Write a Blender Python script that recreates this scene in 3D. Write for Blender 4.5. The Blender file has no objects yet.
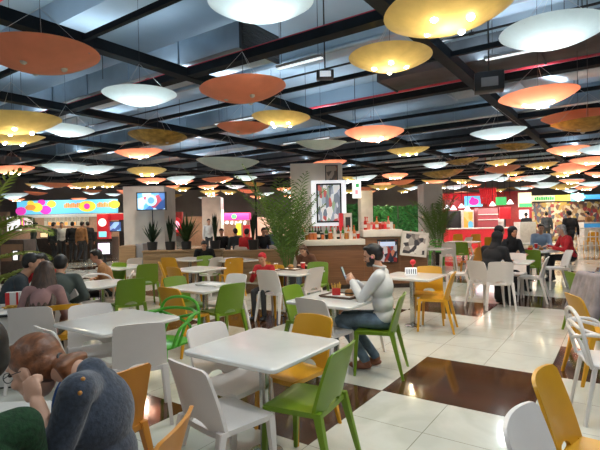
import bpy, bmesh, math, random
from mathutils import Vector, Matrix, Euler
random.seed(7)
S = bpy.context.scene
COL = S.collection
R = math.radians
PI = math.pi

# ------------------------------------------------------------------ camera
CAM_H = 1.6
FPX = 460.0
cam_d = bpy.data.cameras.new('camera')
cam_d.sensor_width = 36.0
cam_d.lens = FPX / 600 * 36
cam_d.clip_end = 200
cam = bpy.data.objects.new('camera', cam_d)
COL.objects.link(cam)
CR = Matrix.Rotation(R(90 - 0.685), 3, 'X') @ Matrix.Rotation(R(-1.24), 3, 'Z')
cam.matrix_world = Matrix.Translation((0, 0, CAM_H)) @ CR.to_4x4()
S.camera = cam
S.view_settings.view_transform = 'Standard'
S.view_settings.look = 'None'
S.view_settings.gamma = 1.0
S.view_settings.use_curve_mapping = False

def ray(px, py):
    return CR @ Vector(((px - 300) / FPX, -(py - 225) / FPX, -1))
def P(px, py, z):
    """photo point to the place on the horizontal plane at height z"""
    d = ray(px, py); t = (z - CAM_H) / d.z
    return Vector((d.x * t, d.y * t, z))
def AY(px, py, Y):
    """photo point to the place on the upright plane at depth Y"""
    d = ray(px, py); t = Y / d.y
    return Vector((d.x * t, Y, CAM_H + d.z * t))

GAZ = 35.0                                   # the floor grid and the tables are turned by this
U = Vector((math.sin(R(GAZ)), math.cos(R(GAZ)), 0))
V = Vector((-math.cos(R(GAZ)), math.sin(R(GAZ)), 0))
GROT = R(90 - GAZ)                           # local x -> U, local y -> V
def UV(u, v, z=0):
    p = U * u + V * v; return Vector((p.x, p.y, z))

# --------------------------------------------------------------- materials
MATS = {}
def mat(name, col, rough=.5, metal=0., noise=.06, scale=9., emit=None, es=0., coat=0., bump=0., spec=None, alpha=None, trans=0., stretch=None, sheen=0.):
    if name in MATS: return MATS[name]
    m = bpy.data.materials.new(name); m.use_nodes = True
    nt = m.node_tree; b = nt.nodes['Principled BSDF']
    b.inputs['Roughness'].default_value = rough
    b.inputs['Metallic'].default_value = metal
    if coat: b.inputs['Coat Weight'].default_value = coat
    if spec is not None: b.inputs['Specular IOR Level'].default_value = spec
    if trans: b.inputs['Transmission Weight'].default_value = trans
    if sheen: b.inputs['Sheen Weight'].default_value = sheen
    tc = nt.nodes.new('ShaderNodeTexCoord'); nz = nt.nodes.new('ShaderNodeTexNoise')
    nz.inputs['Scale'].default_value = scale; nz.inputs['Detail'].default_value = 3
    src = tc.outputs['Object']
    if stretch:
        mp = nt.nodes.new('ShaderNodeMapping'); mp.inputs['Scale'].default_value = stretch
        nt.links.new(src, mp.inputs['Vector']); src = mp.outputs['Vector']
    nt.links.new(src, nz.inputs['Vector'])
    cr = nt.nodes.new('ShaderNodeValToRGB')
    cr.color_ramp.elements[0].position = .3; cr.color_ramp.elements[1].position = .7
    cr.color_ramp.elements[0].color = tuple(max(0, c * (1 - noise)) for c in col) + (1,)
    cr.color_ramp.elements[1].color = tuple(min(1, c * (1 + noise)) for c in col) + (1,)
    nt.links.new(nz.outputs['Fac'], cr.inputs['Fac'])
    nt.links.new(cr.outputs['Color'], b.inputs['Base Color'])
    if bump:
        bp = nt.nodes.new('ShaderNodeBump'); bp.inputs['Strength'].default_value = bump; bp.inputs['Distance'].default_value = .01
        nt.links.new(nz.outputs['Fac'], bp.inputs['Height']); nt.links.new(bp.outputs['Normal'], b.inputs['Normal'])
    if emit:
        b.inputs['Emission Color'].default_value = tuple(emit) + (1,)
        b.inputs['Emission Strength'].default_value = es
        m.cycles.emission_sampling = 'NONE'
    MATS[name] = m
    return m

def cells_mat(name, cols, scale=(4, 4, 4), es=0., rough=.4, kind='VORONOI'):
    """a printed picture: patches of several colours"""
    if name in MATS: return MATS[name]
    m = bpy.data.materials.new(name); m.use_nodes = True
    nt = m.node_tree; b = nt.nodes['Principled BSDF']; b.inputs['Roughness'].default_value = rough
    tc = nt.nodes.new('ShaderNodeTexCoord'); mp = nt.nodes.new('ShaderNodeMapping'); mp.inputs['Scale'].default_value = scale
    nt.links.new(tc.outputs['Object'], mp.inputs['Vector'])
    vo = nt.nodes.new('ShaderNodeTexVoronoi'); vo.inputs['Scale'].default_value = 1
    nt.links.new(mp.outputs['Vector'], vo.inputs['Vector'])
    sp = nt.nodes.new('ShaderNodeSeparateColor'); nt.links.new(vo.outputs['Color'], sp.inputs['Color'])
    cr = nt.nodes.new('ShaderNodeValToRGB'); cr.color_ramp.interpolation = 'CONSTANT'
    while len(cr.color_ramp.elements) < len(cols): cr.color_ramp.elements.new(.5)
    for i, c in enumerate(cols):
        cr.color_ramp.elements[i].position = i / len(cols); cr.color_ramp.elements[i].color = tuple(c) + (1,)
    nt.links.new(sp.outputs['Red'], cr.inputs['Fac'])
    nt.links.new(cr.outputs['Color'], b.inputs['Base Color'])
    if es:
        nt.links.new(cr.outputs['Color'], b.inputs['Emission Color']); b.inputs['Emission Strength'].default_value = es
        m.cycles.emission_sampling = 'NONE'
    MATS[name] = m
    return m

def floor_mat():
    m = bpy.data.materials.new('polished_tiles'); m.use_nodes = True
    nt = m.node_tree; b = nt.nodes['Principled BSDF']; N = nt.nodes.new; L = nt.links.new
    tc = N('ShaderNodeTexCoord'); sx = N('ShaderNodeSeparateXYZ'); L(tc.outputs['Object'], sx.inputs[0])
    def M(op, a, bb=None, c=None):
        n = N('ShaderNodeMath'); n.operation = op
        for i, v in enumerate((a, bb, c)):
            if v is None: continue
            if isinstance(v, (int, float)): n.inputs[i].default_value = v
            else: L(v, n.inputs[i])
        return n.outputs[0]
    T = 1.22
    ui = M('DIVIDE', M('SUBTRACT', sx.outputs[0], .23), T); vi = M('DIVIDE', M('SUBTRACT', sx.outputs[1], .62), T)
    fi = M('FLOOR', ui); fj = M('FLOOR', vi)
    s = M('ADD', M('ADD', fi, fj), 400)
    dark = M('COMPARE', M('MODULO', s, 4.0), 3.0, .1)
    # joints every half tile
    def joint(x):
        f = M('FRACT', M('MULTIPLY', x, 2.0)); d = M('MINIMUM', f, M('SUBTRACT', 1.0, f))
        return M('LESS_THAN', d, .0045)
    jt = M('MAXIMUM', joint(ui), joint(vi))
    nz = N('ShaderNodeTexNoise'); nz.inputs['Scale'].default_value = 1.6; nz.inputs['Detail'].default_value = 6; nz.inputs['Distortion'].default_value = 1.2
    L(tc.outputs['Object'], nz.inputs['Vector'])
    c1 = N('ShaderNodeValToRGB'); c1.color_ramp.elements[0].position = .35; c1.color_ramp.elements[1].position = .62
    c1.color_ramp.elements[0].color = (.50, .49, .42, 1); c1.color_ramp.elements[1].color = (.60, .59, .52, 1)
    L(nz.outputs['Fac'], c1.inputs['Fac'])
    mp = N('ShaderNodeMapping'); mp.inputs['Scale'].default_value = (1.2, 14, 1); L(tc.outputs['Object'], mp.inputs['Vector'])
    n2 = N('ShaderNodeTexNoise'); n2.inputs['Scale'].default_value = 1.5; n2.inputs['Detail'].default_value = 5; L(mp.outputs['Vector'], n2.inputs['Vector'])
    c2 = N('ShaderNodeValToRGB'); c2.color_ramp.elements[0].position = .3; c2.color_ramp.elements[1].position = .75
    c2.color_ramp.elements[0].color = (.042, .017, .008, 1); c2.color_ramp.elements[1].color = (.095, .042, .02, 1)
    L(n2.outputs['Fac'], c2.inputs['Fac'])
    mx = N('ShaderNodeMix'); mx.data_type = 'RGBA'; L(dark, mx.inputs['Factor']); L(c1.outputs[0], mx.inputs['A']); L(c2.outputs[0], mx.inputs['B'])
    m2 = N('ShaderNodeMix'); m2.data_type = 'RGBA'; L(jt, m2.inputs['Factor']); L(mx.outputs['Result'], m2.inputs['A']); dk = N('ShaderNodeMix'); dk.data_type = 'RGBA'; dk.blend_type = 'MULTIPLY'; dk.inputs['Factor'].default_value = 1; L(mx.outputs['Result'], dk.inputs['A']); dk.inputs['B'].default_value = (.42, .40, .36, 1); L(dk.outputs['Result'], m2.inputs['B'])
    L(m2.outputs['Result'], b.inputs['Base Color'])
    b.inputs['Roughness'].default_value = .09
    b.inputs['Specular IOR Level'].default_value = .6
    return m

WHITE = mat('white_plastic', (.70, .645, .605), .38, noise=.02)
GREEN = mat('lime_green_plastic', (.145, .25, .010), .38, noise=.03)
BGREEN = mat('bright_green_plastic', (.07, .36, .02), .35, noise=.03)
YELLOW = mat('yellow_plastic', (.60, .29, .008), .38, noise=.03)
ORANGE = mat('orange_plastic', (.60, .24, .03), .4, noise=.03)
TWHITE = mat('white_laminate', (.66, .645, .61), .22, noise=.02)
CHROME = mat('brushed_steel', (.55, .55, .53), .25, 1.0, noise=.05)
BLACK = mat('black_metal', (.012, .014, .016), .5, noise=.2)
DARKG = mat('dark_grey', (.03, .032, .035), .6, noise=.1)
GREYP = mat('grey_paint', (.25, .26, .27), .6, noise=.05)
WOOD = mat('brown_wood_boards', (.175, .078, .032), .45, noise=.25, scale=3, stretch=(.6, 1, 14))
LWOOD = mat('pale_wood_boards', (.30, .19, .095), .5, noise=.2, scale=3, stretch=(.6, 1, 12))
STONE = mat('white_stone', (.70, .68, .62), .35, noise=.05)
CONC = mat('pale_concrete', (.64, .60, .54), .75, noise=.10, scale=2.5, bump=.1)
RED = mat('red_plastic', (.60, .02, .02), .35, noise=.05)
GLASSY = mat('dark_bottle_glass', (.03, .05, .03), .1, noise=.2)

# ----------------------------------------------------------------- meshes
def link(name, me, parent=None, m=None):
    o = bpy.data.objects.new(name, me); COL.objects.link(o)
    if parent: o.parent = parent
    if m and me is not None and hasattr(me, 'materials') and not me.materials: me.materials.append(m)
    return o
def mesh_of(bm, name, m=None, smooth=True, ang=40):
    bmesh.ops.recalc_face_normals(bm, faces=bm.faces[:])
    me = bpy.data.meshes.new(name); bm.to_mesh(me); bm.free()
    if m: me.materials.append(m)
    if smooth:
        me.polygons.foreach_set('use_smooth', [True] * len(me.polygons)); me.set_sharp_from_angle(angle=R(ang))
    return me
def obj(name, bm, m, parent=None, smooth=True, ang=40):
    return link(name, mesh_of(bm, name, m, smooth, ang), parent)
def tag(o, label=None, cat=None, group=None, kind=None):
    if label: o['label'] = label
    if cat: o['category'] = cat
    if group: o['group'] = group
    if kind: o['kind'] = kind
    return o
def thing(name, label, cat, loc=(0, 0, 0), rz=0., group=None):
    o = link(name, None); o.location = loc; o.rotation_euler = (0, 0, rz)
    return tag(o, label, cat, group)
def struct(name, bm, m, parent=None, smooth=False):
    o = obj(name, bm, m, parent, smooth)
    o['kind'] = 'structure'; return o
KIDS = {}
def copy_tree(root, loc, rz, label, group=None):
    r = root.copy(); COL.objects.link(r); r.location = loc; r.rotation_euler = (0, 0, rz)
    r['label'] = label
    if group: r['group'] = group
    for ch in list(root.children):
        c = ch.copy(); COL.objects.link(c); c.parent = r
        for g in ch.children:
            d = g.copy(); COL.objects.link(d); d.parent = c
    return r

def NB(): return bmesh.new()
def box(bm, lo, hi, bev=0., rot=None):
    c = [(lo[i] + hi[i]) / 2 for i in range(3)]; s = [abs(hi[i] - lo[i]) for i in range(3)]
    r = bmesh.ops.create_cube(bm, size=1.0)
    vs = r['verts']
    for v in vs: v.co = Vector((v.co.x * s[0], v.co.y * s[1], v.co.z * s[2]))
    if bev > 0:
        es = list({e for v in vs for e in v.link_edges})
        rr = bmesh.ops.bevel(bm, geom=es, offset=bev, segments=2, affect='EDGES', profile=.5)
        vs = list({v for f in rr['faces'] for v in f.verts} | {v for v in vs if v.is_valid})
    for v in vs: v.co = (rot @ v.co if rot else v.co) + Vector(c)
    return vs
def cone(bm, p0, r0, p1, r1, seg=10):
    p0, p1 = Vector(p0), Vector(p1); d = p1 - p0; L = d.length
    if L < 1e-6: return
    q = d.to_track_quat('Z', 'Y').to_matrix().to_4x4()
    bmesh.ops.create_cone(bm, cap_ends=True, segments=seg, radius1=r0, radius2=r1, depth=L, matrix=Matrix.Translation((p0 + p1) / 2) @ q)
def ball(bm, c, r, sub=2, scl=None, rot=None):
    mm = Matrix.Translation(c)
    if rot: mm = mm @ rot.to_4x4()
    if scl: mm = mm @ Matrix.Diagonal((*scl, 1))
    bmesh.ops.create_icosphere(bm, subdivisions=sub, radius=r, matrix=mm)
def tube(bm, pts, r, seg=8, closed=False, r1=None):
    pts = [Vector(p) for p in pts]; n = len(pts); rings = []
    up = Vector((0, 0, 1)); prev = None
    for i, p in enumerate(pts):
        a = pts[(i - 1) % n] if (closed or i > 0) else p
        b = pts[(i + 1) % n] if (closed or i < n - 1) else p
        t = (b - a).normalized()
        if prev is None:
            x = t.cross(up)
            if x.length < 1e-3: x = t.cross(Vector((1, 0, 0)))
        else: x = prev - t * prev.dot(t)
        x.normalize(); prev = x; y = t.cross(x)
        rr = r if r1 is None else r + (r1 - r) * i / (n - 1)
        rings.append([bm.verts.new(p + (x * math.cos(2 * PI * k / seg) + y * math.sin(2 * PI * k / seg)) * rr) for k in range(seg)])
    for i in range(n if closed else n - 1):
        A, B = rings[i], rings[(i + 1) % n]
        for k in range(seg): bm.faces.new((A[k], A[(k + 1) % seg], B[(k + 1) % seg], B[k]))
    if not closed:
        bm.faces.new(rings[0][::-1]); bm.faces.new(rings[-1])
def lathe(bm, prof, seg=16, c=(0, 0, 0)):
    rings = []
    for r, z in prof:
        rings.append([bm.verts.new((c[0] + r * math.cos(2 * PI * k / seg), c[1] + r * math.sin(2 * PI * k / seg), c[2] + z)) for k in range(seg)])
    for A, B in zip(rings, rings[1:]):
        for k in range(seg): bm.faces.new((A[k], A[(k + 1) % seg], B[(k + 1) % seg], B[k]))
    if prof[0][0] > 1e-4: bm.faces.new(rings[0][::-1])
    if prof[-1][0] > 1e-4: bm.faces.new(rings[-1])
def spline(pts, n=8, closed=False):
    """smooth curve through points"""
    pts = [Vector(p) for p in pts]; out = []; m = len(pts)
    rng = m if closed else m - 1
    for i in range(rng):
        p0 = pts[(i - 1) % m] if closed or i > 0 else pts[i]; p1 = pts[i]; p2 = pts[(i + 1) % m]
        p3 = pts[(i + 2) % m] if closed or i + 2 < m else p2
        for k in range(n):
            t = k / n
            out.append(.5 * ((2 * p1) + (p2 - p0) * t + (2 * p0 - 5 * p1 + 4 * p2 - p3) * t * t + (3 * p1 - p0 - 3 * p2 + p3) * t ** 3))
    if not closed: out.append(pts[-1])
    return out
def rounded_slab(bm, hx, hy, z0, z1, rad=.04, seg=5, bev=.004):
    pts = []
    for cx, cy, a0 in ((hx - rad, hy - rad, 0), (-hx + rad, hy - rad, 90), (-hx + rad, -hy + rad, 180), (hx - rad, -hy + rad, 270)):
        for k in range(seg + 1):
            a = R(a0 + 90 * k / seg); pts.append((cx + rad * math.cos(a), cy + rad * math.sin(a)))
    n = len(pts)
    def ring(s, z): return [bm.verts.new((x * (1 - s / hx), y * (1 - s / hy), z)) for x, y in pts]
    rs = [ring(bev, z0), ring(0, z0 + bev), ring(0, z1 - bev), ring(bev, z1)]
    for A, B in zip(rs, rs[1:]):
        for k in range(n): bm.faces.new((A[k], A[(k + 1) % n], B[(k + 1) % n], B[k]))
    bm.faces.new(rs[0][::-1]); bm.faces.new(rs[-1])
# ============================================================ THE SETTING
CEIL = 5.6
def rot_struct(name, lo, hi, m, bev=0):
    bm = NB(); box(bm, lo, hi, bev); o = struct(name, bm, m); o.rotation_euler = (0, 0, GROT); return o
bm = NB(); box(bm, (-30, -34, -.12), (46, 42, 0)); fl = struct('floor', bm, floor_mat()); fl.rotation_euler = (0, 0, GROT)
CEILM = mat('blue_grey_concrete', (.29, .39, .48), .8, noise=.10, scale=.7)
bm = NB(); box(bm, (-30, -34, CEIL), (46, 42, CEIL + .2)); ce = struct('ceiling', bm, CEILM); ce.rotation_euler = (0, 0, GROT)
WALLM = mat('dim_wall', (.15, .14, .14), .8, noise=.2, scale=.6)
bm = NB(); box(bm, (-30, 38, 0), (34, 38.2, CEIL)); struct('wall_back', bm, WALLM)
bm = NB(); box(bm, (-27.2, 2, 0), (-27, 38, CEIL)); struct('wall_left', bm, WALLM)
bm = NB(); box(bm, (33, 2, 0), (33.2, 38, CEIL)); struct('wall_right', bm, WALLM)

# black steel grid under the slab
ZB = 4.2; SP = 4.05
BEAMM = mat('black_steel', (.008, .012, .017), .8, spec=.2, noise=.3, scale=3)
BSIDE = mat('grey_steel', (.20, .23, .26), .4, .3, noise=.1)
tn = 0
for k in range(-4, 8):                                        # running along U
    v = 2.40 + k * SP
    if v < -21 or v > 30: continue
    bm = NB(); box(bm, (-2, v - .10, ZB), (40, v + .10, ZB + .17))
    tn += 1; o = struct('trim_%d' % tn, bm, BEAMM); o.rotation_euler = (0, 0, GROT)
for k in range(0, 9):                                         # running along V
    u = 1.70 + k * SP
    bm = NB(); box(bm, (u - .10, -21, ZB + .02), (u + .10, 30, ZB + .16))
    tn += 1; o = struct('trim_%d' % tn, bm, BEAMM); o.rotation_euler = (0, 0, GROT)
for k in range(0, 9):                                         # slim rails halfway between
    u = 1.70 + (k + .5) * SP
    bm = NB(); box(bm, (u - .035, -21, ZB + .05), (u + .035, 30, ZB + .13))
    tn += 1; o = struct('trim_%d' % tn, bm, BEAMM); o.rotation_euler = (0, 0, GROT)
# deep concrete ribs under the slab
for k, u in enumerate((4.6, 8.6, 12.7, 17.0, 21.5, 26)):
    bm = NB(); box(bm, (u - .3, -21, 5.15), (u + .3, 30, CEIL))
    tn += 1; o = struct('trim_%d' % tn, bm, CEILM); o.rotation_euler = (0, 0, GROT)
tn += 1

# ducts, trays and red sprinkler pipes (they run across the hall, along V)
GALV = mat('galvanised_sheet', (.29, .37, .44), .38, .55, noise=.10, scale=2)
DUCTD = mat('dark_duct_wrap', (.060, .070, .08), .7, noise=.2, scale=3)
REDP = mat('red_pipe_paint', (.62, .035, .06), .4, noise=.05)
DUCTS = []
def duct(u0, u1, v0, v1, z0, z1, m, label, vent=False, flanges=True):
    c = UV((u0 + u1) / 2, v0, z0)
    t = thing('air_duct', label, 'duct', c, GROT, 'ducts under the slab')
    hw = (u1 - u0) / 2; L = v1 - v0
    bm = NB(); box(bm, (-hw, 0, 0), (hw, L, z1 - z0), .01)
    if flanges:
        n = max(2, int(L / 1.5))
        for i in range(n + 1):
            y = L * i / n
            box(bm, (-hw - .025, y - .02, -.025), (hw + .025, y + .02, z1 - z0 + .0))
    obj('duct_body', bm, m, t)
    DUCTS.append((u0, u1, v0, v1, z0))
    if vent:
        bm = NB(); box(bm, (-hw - .04, -.07, -.04), (hw + .04, -.03, z1 - z0 + .02))
        v = obj('vent', bm, BLACK, t)
        bm = NB()
        for i in range(9):
            z = .05 + (z1 - z0 - .1) * i / 8
            box(bm, (-hw, -.10, z - .012), (hw, -.07, z + .012))
        obj('slat', bm, DARKG, v)
    for y in (L * .2, L * .5, L * .8):
        for s in (-1, 1):
            bm = NB(); cone(bm, (s * hw, y, (z1 - z0) * .5), .008, (s * hw, y, CEIL - z0 - .005), .008, 6)
            obj('hanger_rod', bm, BLACK, t)
duct(6.0, 7.0, 5.4, 26, 4.62, 5.08, GALV, 'wide silver duct ending in a dark vent above the copper dish lamp', True)
duct(5.9, 6.7, -10, 1.6, 4.70, 5.05, GALV, 'silver duct over the gold dish lamps at the top of the hall')
duct(10.1, 11.3, 8.2, 26, 4.55, 5.0, GALV, 'grey sheet metal duct behind the white dish lamp near the wall with the blue shop')
duct(9.0, 10.0, -14, 4.2, 4.5, 4.95, DUCTD, 'wide dark wrapped duct crossing behind the grey steel beam')
duct(11.2, 11.9, -14, 3.4, 4.55, 4.85, GALV, 'slim silver duct behind the dark wrapped duct')
duct(14.2, 15.6, -10, 12, 4.5, 5.0, GALV, 'long silver duct beyond the square white column')
duct(18.4, 19.6, -12, 20, 4.5, 5.0, DUCTD, 'dark duct far down the hall above the bar')
duct(22.6, 23.8, -14, 20, 4.5, 4.95, GALV, 'farthest silver duct above the red shop')
duct(1.6, 2.6, 7.4, 14, 4.9, 5.3, GALV, 'short silver duct close overhead by the red pipe')
def pipe(u, z, m, r, name, label, cat, v0=-18, v1=28):
    t = thing(name, label, cat, UV(u, v0, z), GROT, 'pipes under the slab')
    bm = NB(); cone(bm, (0, 0, 0), r, (0, v1 - v0, 0), r, 10); obj('pipe', bm, m, t)
    for i in range(int((v1 - v0) / 6)):
        y = 2 + 6 * i
        bm = NB(); cone(bm, (0, y - .04, 0), r * 1.5, (0, y + .04, 0), r * 1.5, 10); tp = min([CEIL] + [d[4] - .03 for d in DUCTS if d[0] - .05 < u < d[1] + .05 and d[2] - .1 < v0 + y < d[3] and d[4] > z]); cone(bm, (0, y, 0), .008, (0, y, tp - z - .005), .008, 6)
        obj('hanger', bm, m, t)
pipe(3.15, 5.0, REDP, .030, 'sprinkler_pipe', 'red sprinkler pipe closest overhead above the big copper dish lamp', 'pipe', 5, 26)
pipe(6.05, 4.54, REDP, .032, 'sprinkler_pipe', 'red sprinkler pipe crossing above the gold and copper dish lamps', 'pipe')
pipe(10.95, 4.75, REDP, .030, 'sprinkler_pipe', 'red sprinkler pipe passing behind the black spotlight', 'pipe', -18, 7.9)
pipe(16.4, 4.75, REDP, .035, 'sprinkler_pipe', 'red sprinkler pipe above the square white column', 'pipe')
pipe(20.5, 4.7, REDP, .035, 'sprinkler_pipe', 'farthest red sprinkler pipe towards the shops', 'pipe')
pipe(7.9, 4.6, BLACK, .02, 'conduit', 'thin black conduit running beside the red sprinkler pipe', 'pipe')
pipe(13.0, 4.6, GALV, .05, 'conduit', 'thick silver conduit beyond the gold dish lamps', 'pipe')
pipe(8.15, 5.05, GALV, .06, 'conduit', 'thick silver conduit under the slab above the white dish lamp', 'pipe', -18, 10)
# bright linear strip lights fixed along the grid
STRIP = mat('strip_light_glow', (.9, .95, 1), .5, emit=(.80, .92, 1.0), es=.8)
UPLIGHT = 14.
def strip(u, v0, v1, label, along='v', z=ZB + .20):
    c = UV(u, (v0 + v1) / 2, z) if along == 'v' else UV((v0 + v1) / 2, u, z)
    t = thing('strip_light', label, 'light fitting', c, GROT if along == 'v' else GROT - PI / 2, 'strip lights on the ceiling grid')
    L = abs(v1 - v0) / 2
    bm = NB(); box(bm, (-.05, -L, .0), (.05, L, .05), .006); obj('housing', bm, GREYP, t)
    bm = NB(); box(bm, (-.038, -L + .02, -.02), (.038, L - .02, .004), .006); obj('diffuser', bm, STRIP, t)
    for y in (-L * .8, L * .8):
        bm = NB(); cone(bm, (0, y, .05), .006, (0, y, CEIL - z - .01), .006, 6)
        obj('hanger_rod', bm, BLACK, t)
    l = bpy.data.lights.new('strip_light', 'AREA'); l.shape = 'RECTANGLE'; l.size = .1; l.size_y = 2 * L; l.energy = UPLIGHT * L; l.color = (.80, .92, 1.0)
    lo = bpy.data.objects.new('strip_light_source', l); COL.objects.link(lo); lo.parent = t; lo.location = (0, 0, .07); lo.rotation_euler = (PI, 0, 0)
strip(6.8, 4.2, 5.2, 'strip light on the black beam between copper lamp and square column')
strip(8.75, .6, 2.0, 'strip light on the dark beam left of the silver tray')
strip(8.4, -1.4, .6, 'strip light above the lit copper dish lamp')
strip(5.3, -3.6, -1.4, 'strip light high above the big white dish lamp')
strip(6.75, 8.4, 10.2, 'strip light on the beam above the lit white dish lamp', 'u')
strip(10.85, 3.6, 5.0, 'strip light on the beam above the cluster of gold dish lamps', 'u')
strip(2.65, 12.15, 13.3, 'strip light along the grey steel beam over the gold lamp', 'u')
strip(13.6, 8.2, 10.2, 'strip light beyond the pale dish lamp near the square column')
strip(9.55, 8.0, 9.6, 'strip light above the textured gold dish lamp')

# columns: pale cladding to about three metres, dark shaft above
SHAFT = mat('dark_blue_paint', (.05, .065, .08), .7, noise=.15)
def column(name, x0, x1, y0, y1, top=3.03):
    bm = NB(); box(bm, (x0, y0, 0), (x1, y1, top), .02); o = struct(name, bm, CONC)

    bm = NB(); box(bm, (x0 - .02, y0 - .02, 0), (x1 + .02, y1 + .02, .15), .005); struct('base_trim', bm, GREYP, o)
    return o
a = AY(123.5, 225, 13.5); b = AY(165, 225, 13.5); column('column_1', a.x, b.x, 13.5, 14.7, 2.68)
a = AY(291, 205, 11.75); b = AY(343, 205, 11.75); column('column_2', a.x, b.x, 11.75, 13.0)
a = AY(361, 215, 24); b = AY(373, 215, 24); column('column_3', a.x, b.x, 24, 25.2)
a = AY(424, 215, 17.5); b = AY(443, 215, 17.5); column('column_4', a.x, b.x, 17.5, 18.4, 2.87)
a = AY(202, 215, 27); b = AY(221, 215, 27); column('column_5', a.x, b.x, 27, 28)

# spotlight hung over the middle
t = thing('spotlight', 'small black spotlight hung on a rod beside the red pipe', 'spotlight', AY(325, 76, 7.6), 0)
bm = NB(); box(bm, (-.14, -.10, -.05), (.14, .10, .08), .012); obj('housing', bm, BLACK, t)
bm = NB(); box(bm, (-.09, -.115, -.04), (.09, -.10, .05)); obj('lens', bm, mat('spot_lens', (.6, .65, .7), .2, emit=(.8, .9, 1), es=.5), t)
bm = NB(); cone(bm, (0, 0, .08), .012, (0, 0, CEIL - t.location.z - .01), .012); obj('rod', bm, BLACK, t)
t = thing('spotlight', 'black box light under the ceiling next to the steel beam over the copper lamp', 'spotlight', AY(489, 83, 7.4), R(-20))
bm = NB(); box(bm, (-.22, -.12, -.14), (.22, .14, .16), .012); obj('housing', bm, BLACK, t)
bm = NB(); box(bm, (-.12, -.135, -.08), (.13, -.12, .06)); obj('lens', bm, GREYP, t)
bm = NB(); cone(bm, (0, 0, .16), .012, (0, 0, CEIL - t.location.z - .01), .012); obj('rod', bm, BLACK, t)
# ============================================================ DISH LAMPS
GOLDM = mat('gold_leaf', (.60, .48, .20), .36, .25, noise=.12, scale=7)
GOLDO = mat('aged_gold_leaf', (.46, .30, .07), .40, .45, noise=.45, scale=9)
COPM = mat('copper_paint', (.74, .33, .21), .42, .15, noise=.07, scale=5)
WDM = mat('white_enamel', (.74, .83, .84), .35, noise=.03)
PALM = mat('pale_enamel', (.84, .90, .83), .45, noise=.05)
BULBW = mat('bulb_glow_warm', (1, .95, .8), .4, emit=(1, .93, .72), es=22)
BULBC = mat('bulb_glow_cool', (1, 1, 1), .4, emit=(.92, .98, 1.0), es=6)
def translucent(m, amount=.45):
    nt = m.node_tree; b = nt.nodes['Principled BSDF']; out = [n for n in nt.nodes if n.type == 'OUTPUT_MATERIAL'][0]
    tr = nt.nodes.new('ShaderNodeBsdfTranslucent'); mx = nt.nodes.new('ShaderNodeMixShader'); mx.inputs[0].default_value = amount
    src = b.inputs['Base Color'].links[0].from_socket
    nt.links.new(src, tr.inputs['Color']); nt.links.new(b.outputs[0], mx.inputs[1]); nt.links.new(tr.outputs[0], mx.inputs[2]); nt.links.new(mx.outputs[0], out.inputs['Surface'])
COPU = mat('brightened_copper_paint', (.95, .39, .22), .45, .0, noise=.06, scale=5)  # brighter copy of the copper for unlit dishes, standing in for light from below
for m_ in (COPU, GOLDM, GOLDO, COPM, WDM, PALM): translucent(m_)
BD = .155
def dish_me(m):
    bm = NB(); n = 10; prof = [(.5 * i / n, -BD * (1 - (i / n) ** 2)) for i in range(n + 1)]
    lathe(bm, [(max(r, 1e-5), z) for r, z in prof], 40)
    bmesh.ops.remove_doubles(bm, verts=bm.verts[:], dist=2e-5)
    me = mesh_of(bm, 'dish', m, True, 60)
    return me
DISH = {'g': dish_me(GOLDM), 'G': dish_me(GOLDO), 'c': dish_me(COPM), 'C': dish_me(COPU), 'w': dish_me(WDM), 'W': dish_me(PALM)}
def bulb_me(m):
    bm = NB(); ball(bm, (0, 0, 0), .034, 2); cone(bm, (0, 0, .02), .016, (0, 0, .07), .016, 8); return mesh_of(bm, 'bulb', m)
BULB = {True: bulb_me(BULBW), False: bulb_me(BULBC)}
def bulbs_me(m):
    bm = NB()
    for k in range(3):
        a = 2 * PI * k / 3 + .4; ball(bm, (.2 * math.cos(a), .2 * math.sin(a), -.125), .040, 1); cone(bm, (0, 0, -.10), .012, (.2 * math.cos(a), .2 * math.sin(a), -.115), .012, 6)
    return mesh_of(bm, 'bulbs', m)
BULBS = {True: bulbs_me(BULBW), False: bulbs_me(BULBC)}
bm = NB(); cone(bm, (0, 0, 0), .0035, (0, 0, 1), .0035, 5); CORD = mesh_of(bm, 'cord', mat('lamp_cord', (.03, .03, .035), .6))
bm = NB(); cone(bm, (0, 0, 0), .0025, (0, 0, 1), .0025, 5); WIRE = mesh_of(bm, 'wire', mat('steel_wire', (.5, .5, .5), .3, .8))
LCOL = {'g': (1, .86, .60), 'c': (1, .83, .68), 'w': (.90, .97, 1.0)}
LDAT = {}
def light_data(key, power):
    kk = (key, power)
    if kk not in LDAT:
        l = bpy.data.lights.new('lamp_light', 'POINT'); l.color = LCOL[key]; l.energy = power; l.shadow_soft_size = .07; LDAT[kk] = l
    return LDAT[kk]
GLOW = {'g': 15., 'c': 55., 'w': 20.}
POWER = 105.0
def spot_data(key, power):
    kk = ('s', key, power)
    if kk not in LDAT:
        l = bpy.data.lights.new('lamp_light', 'SPOT'); l.color = LCOL[key]; l.energy = power; l.shadow_soft_size = .06; l.spot_size = R(165); l.spot_blend = .9; LDAT[kk] = l
    return LDAT[kk]

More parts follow.
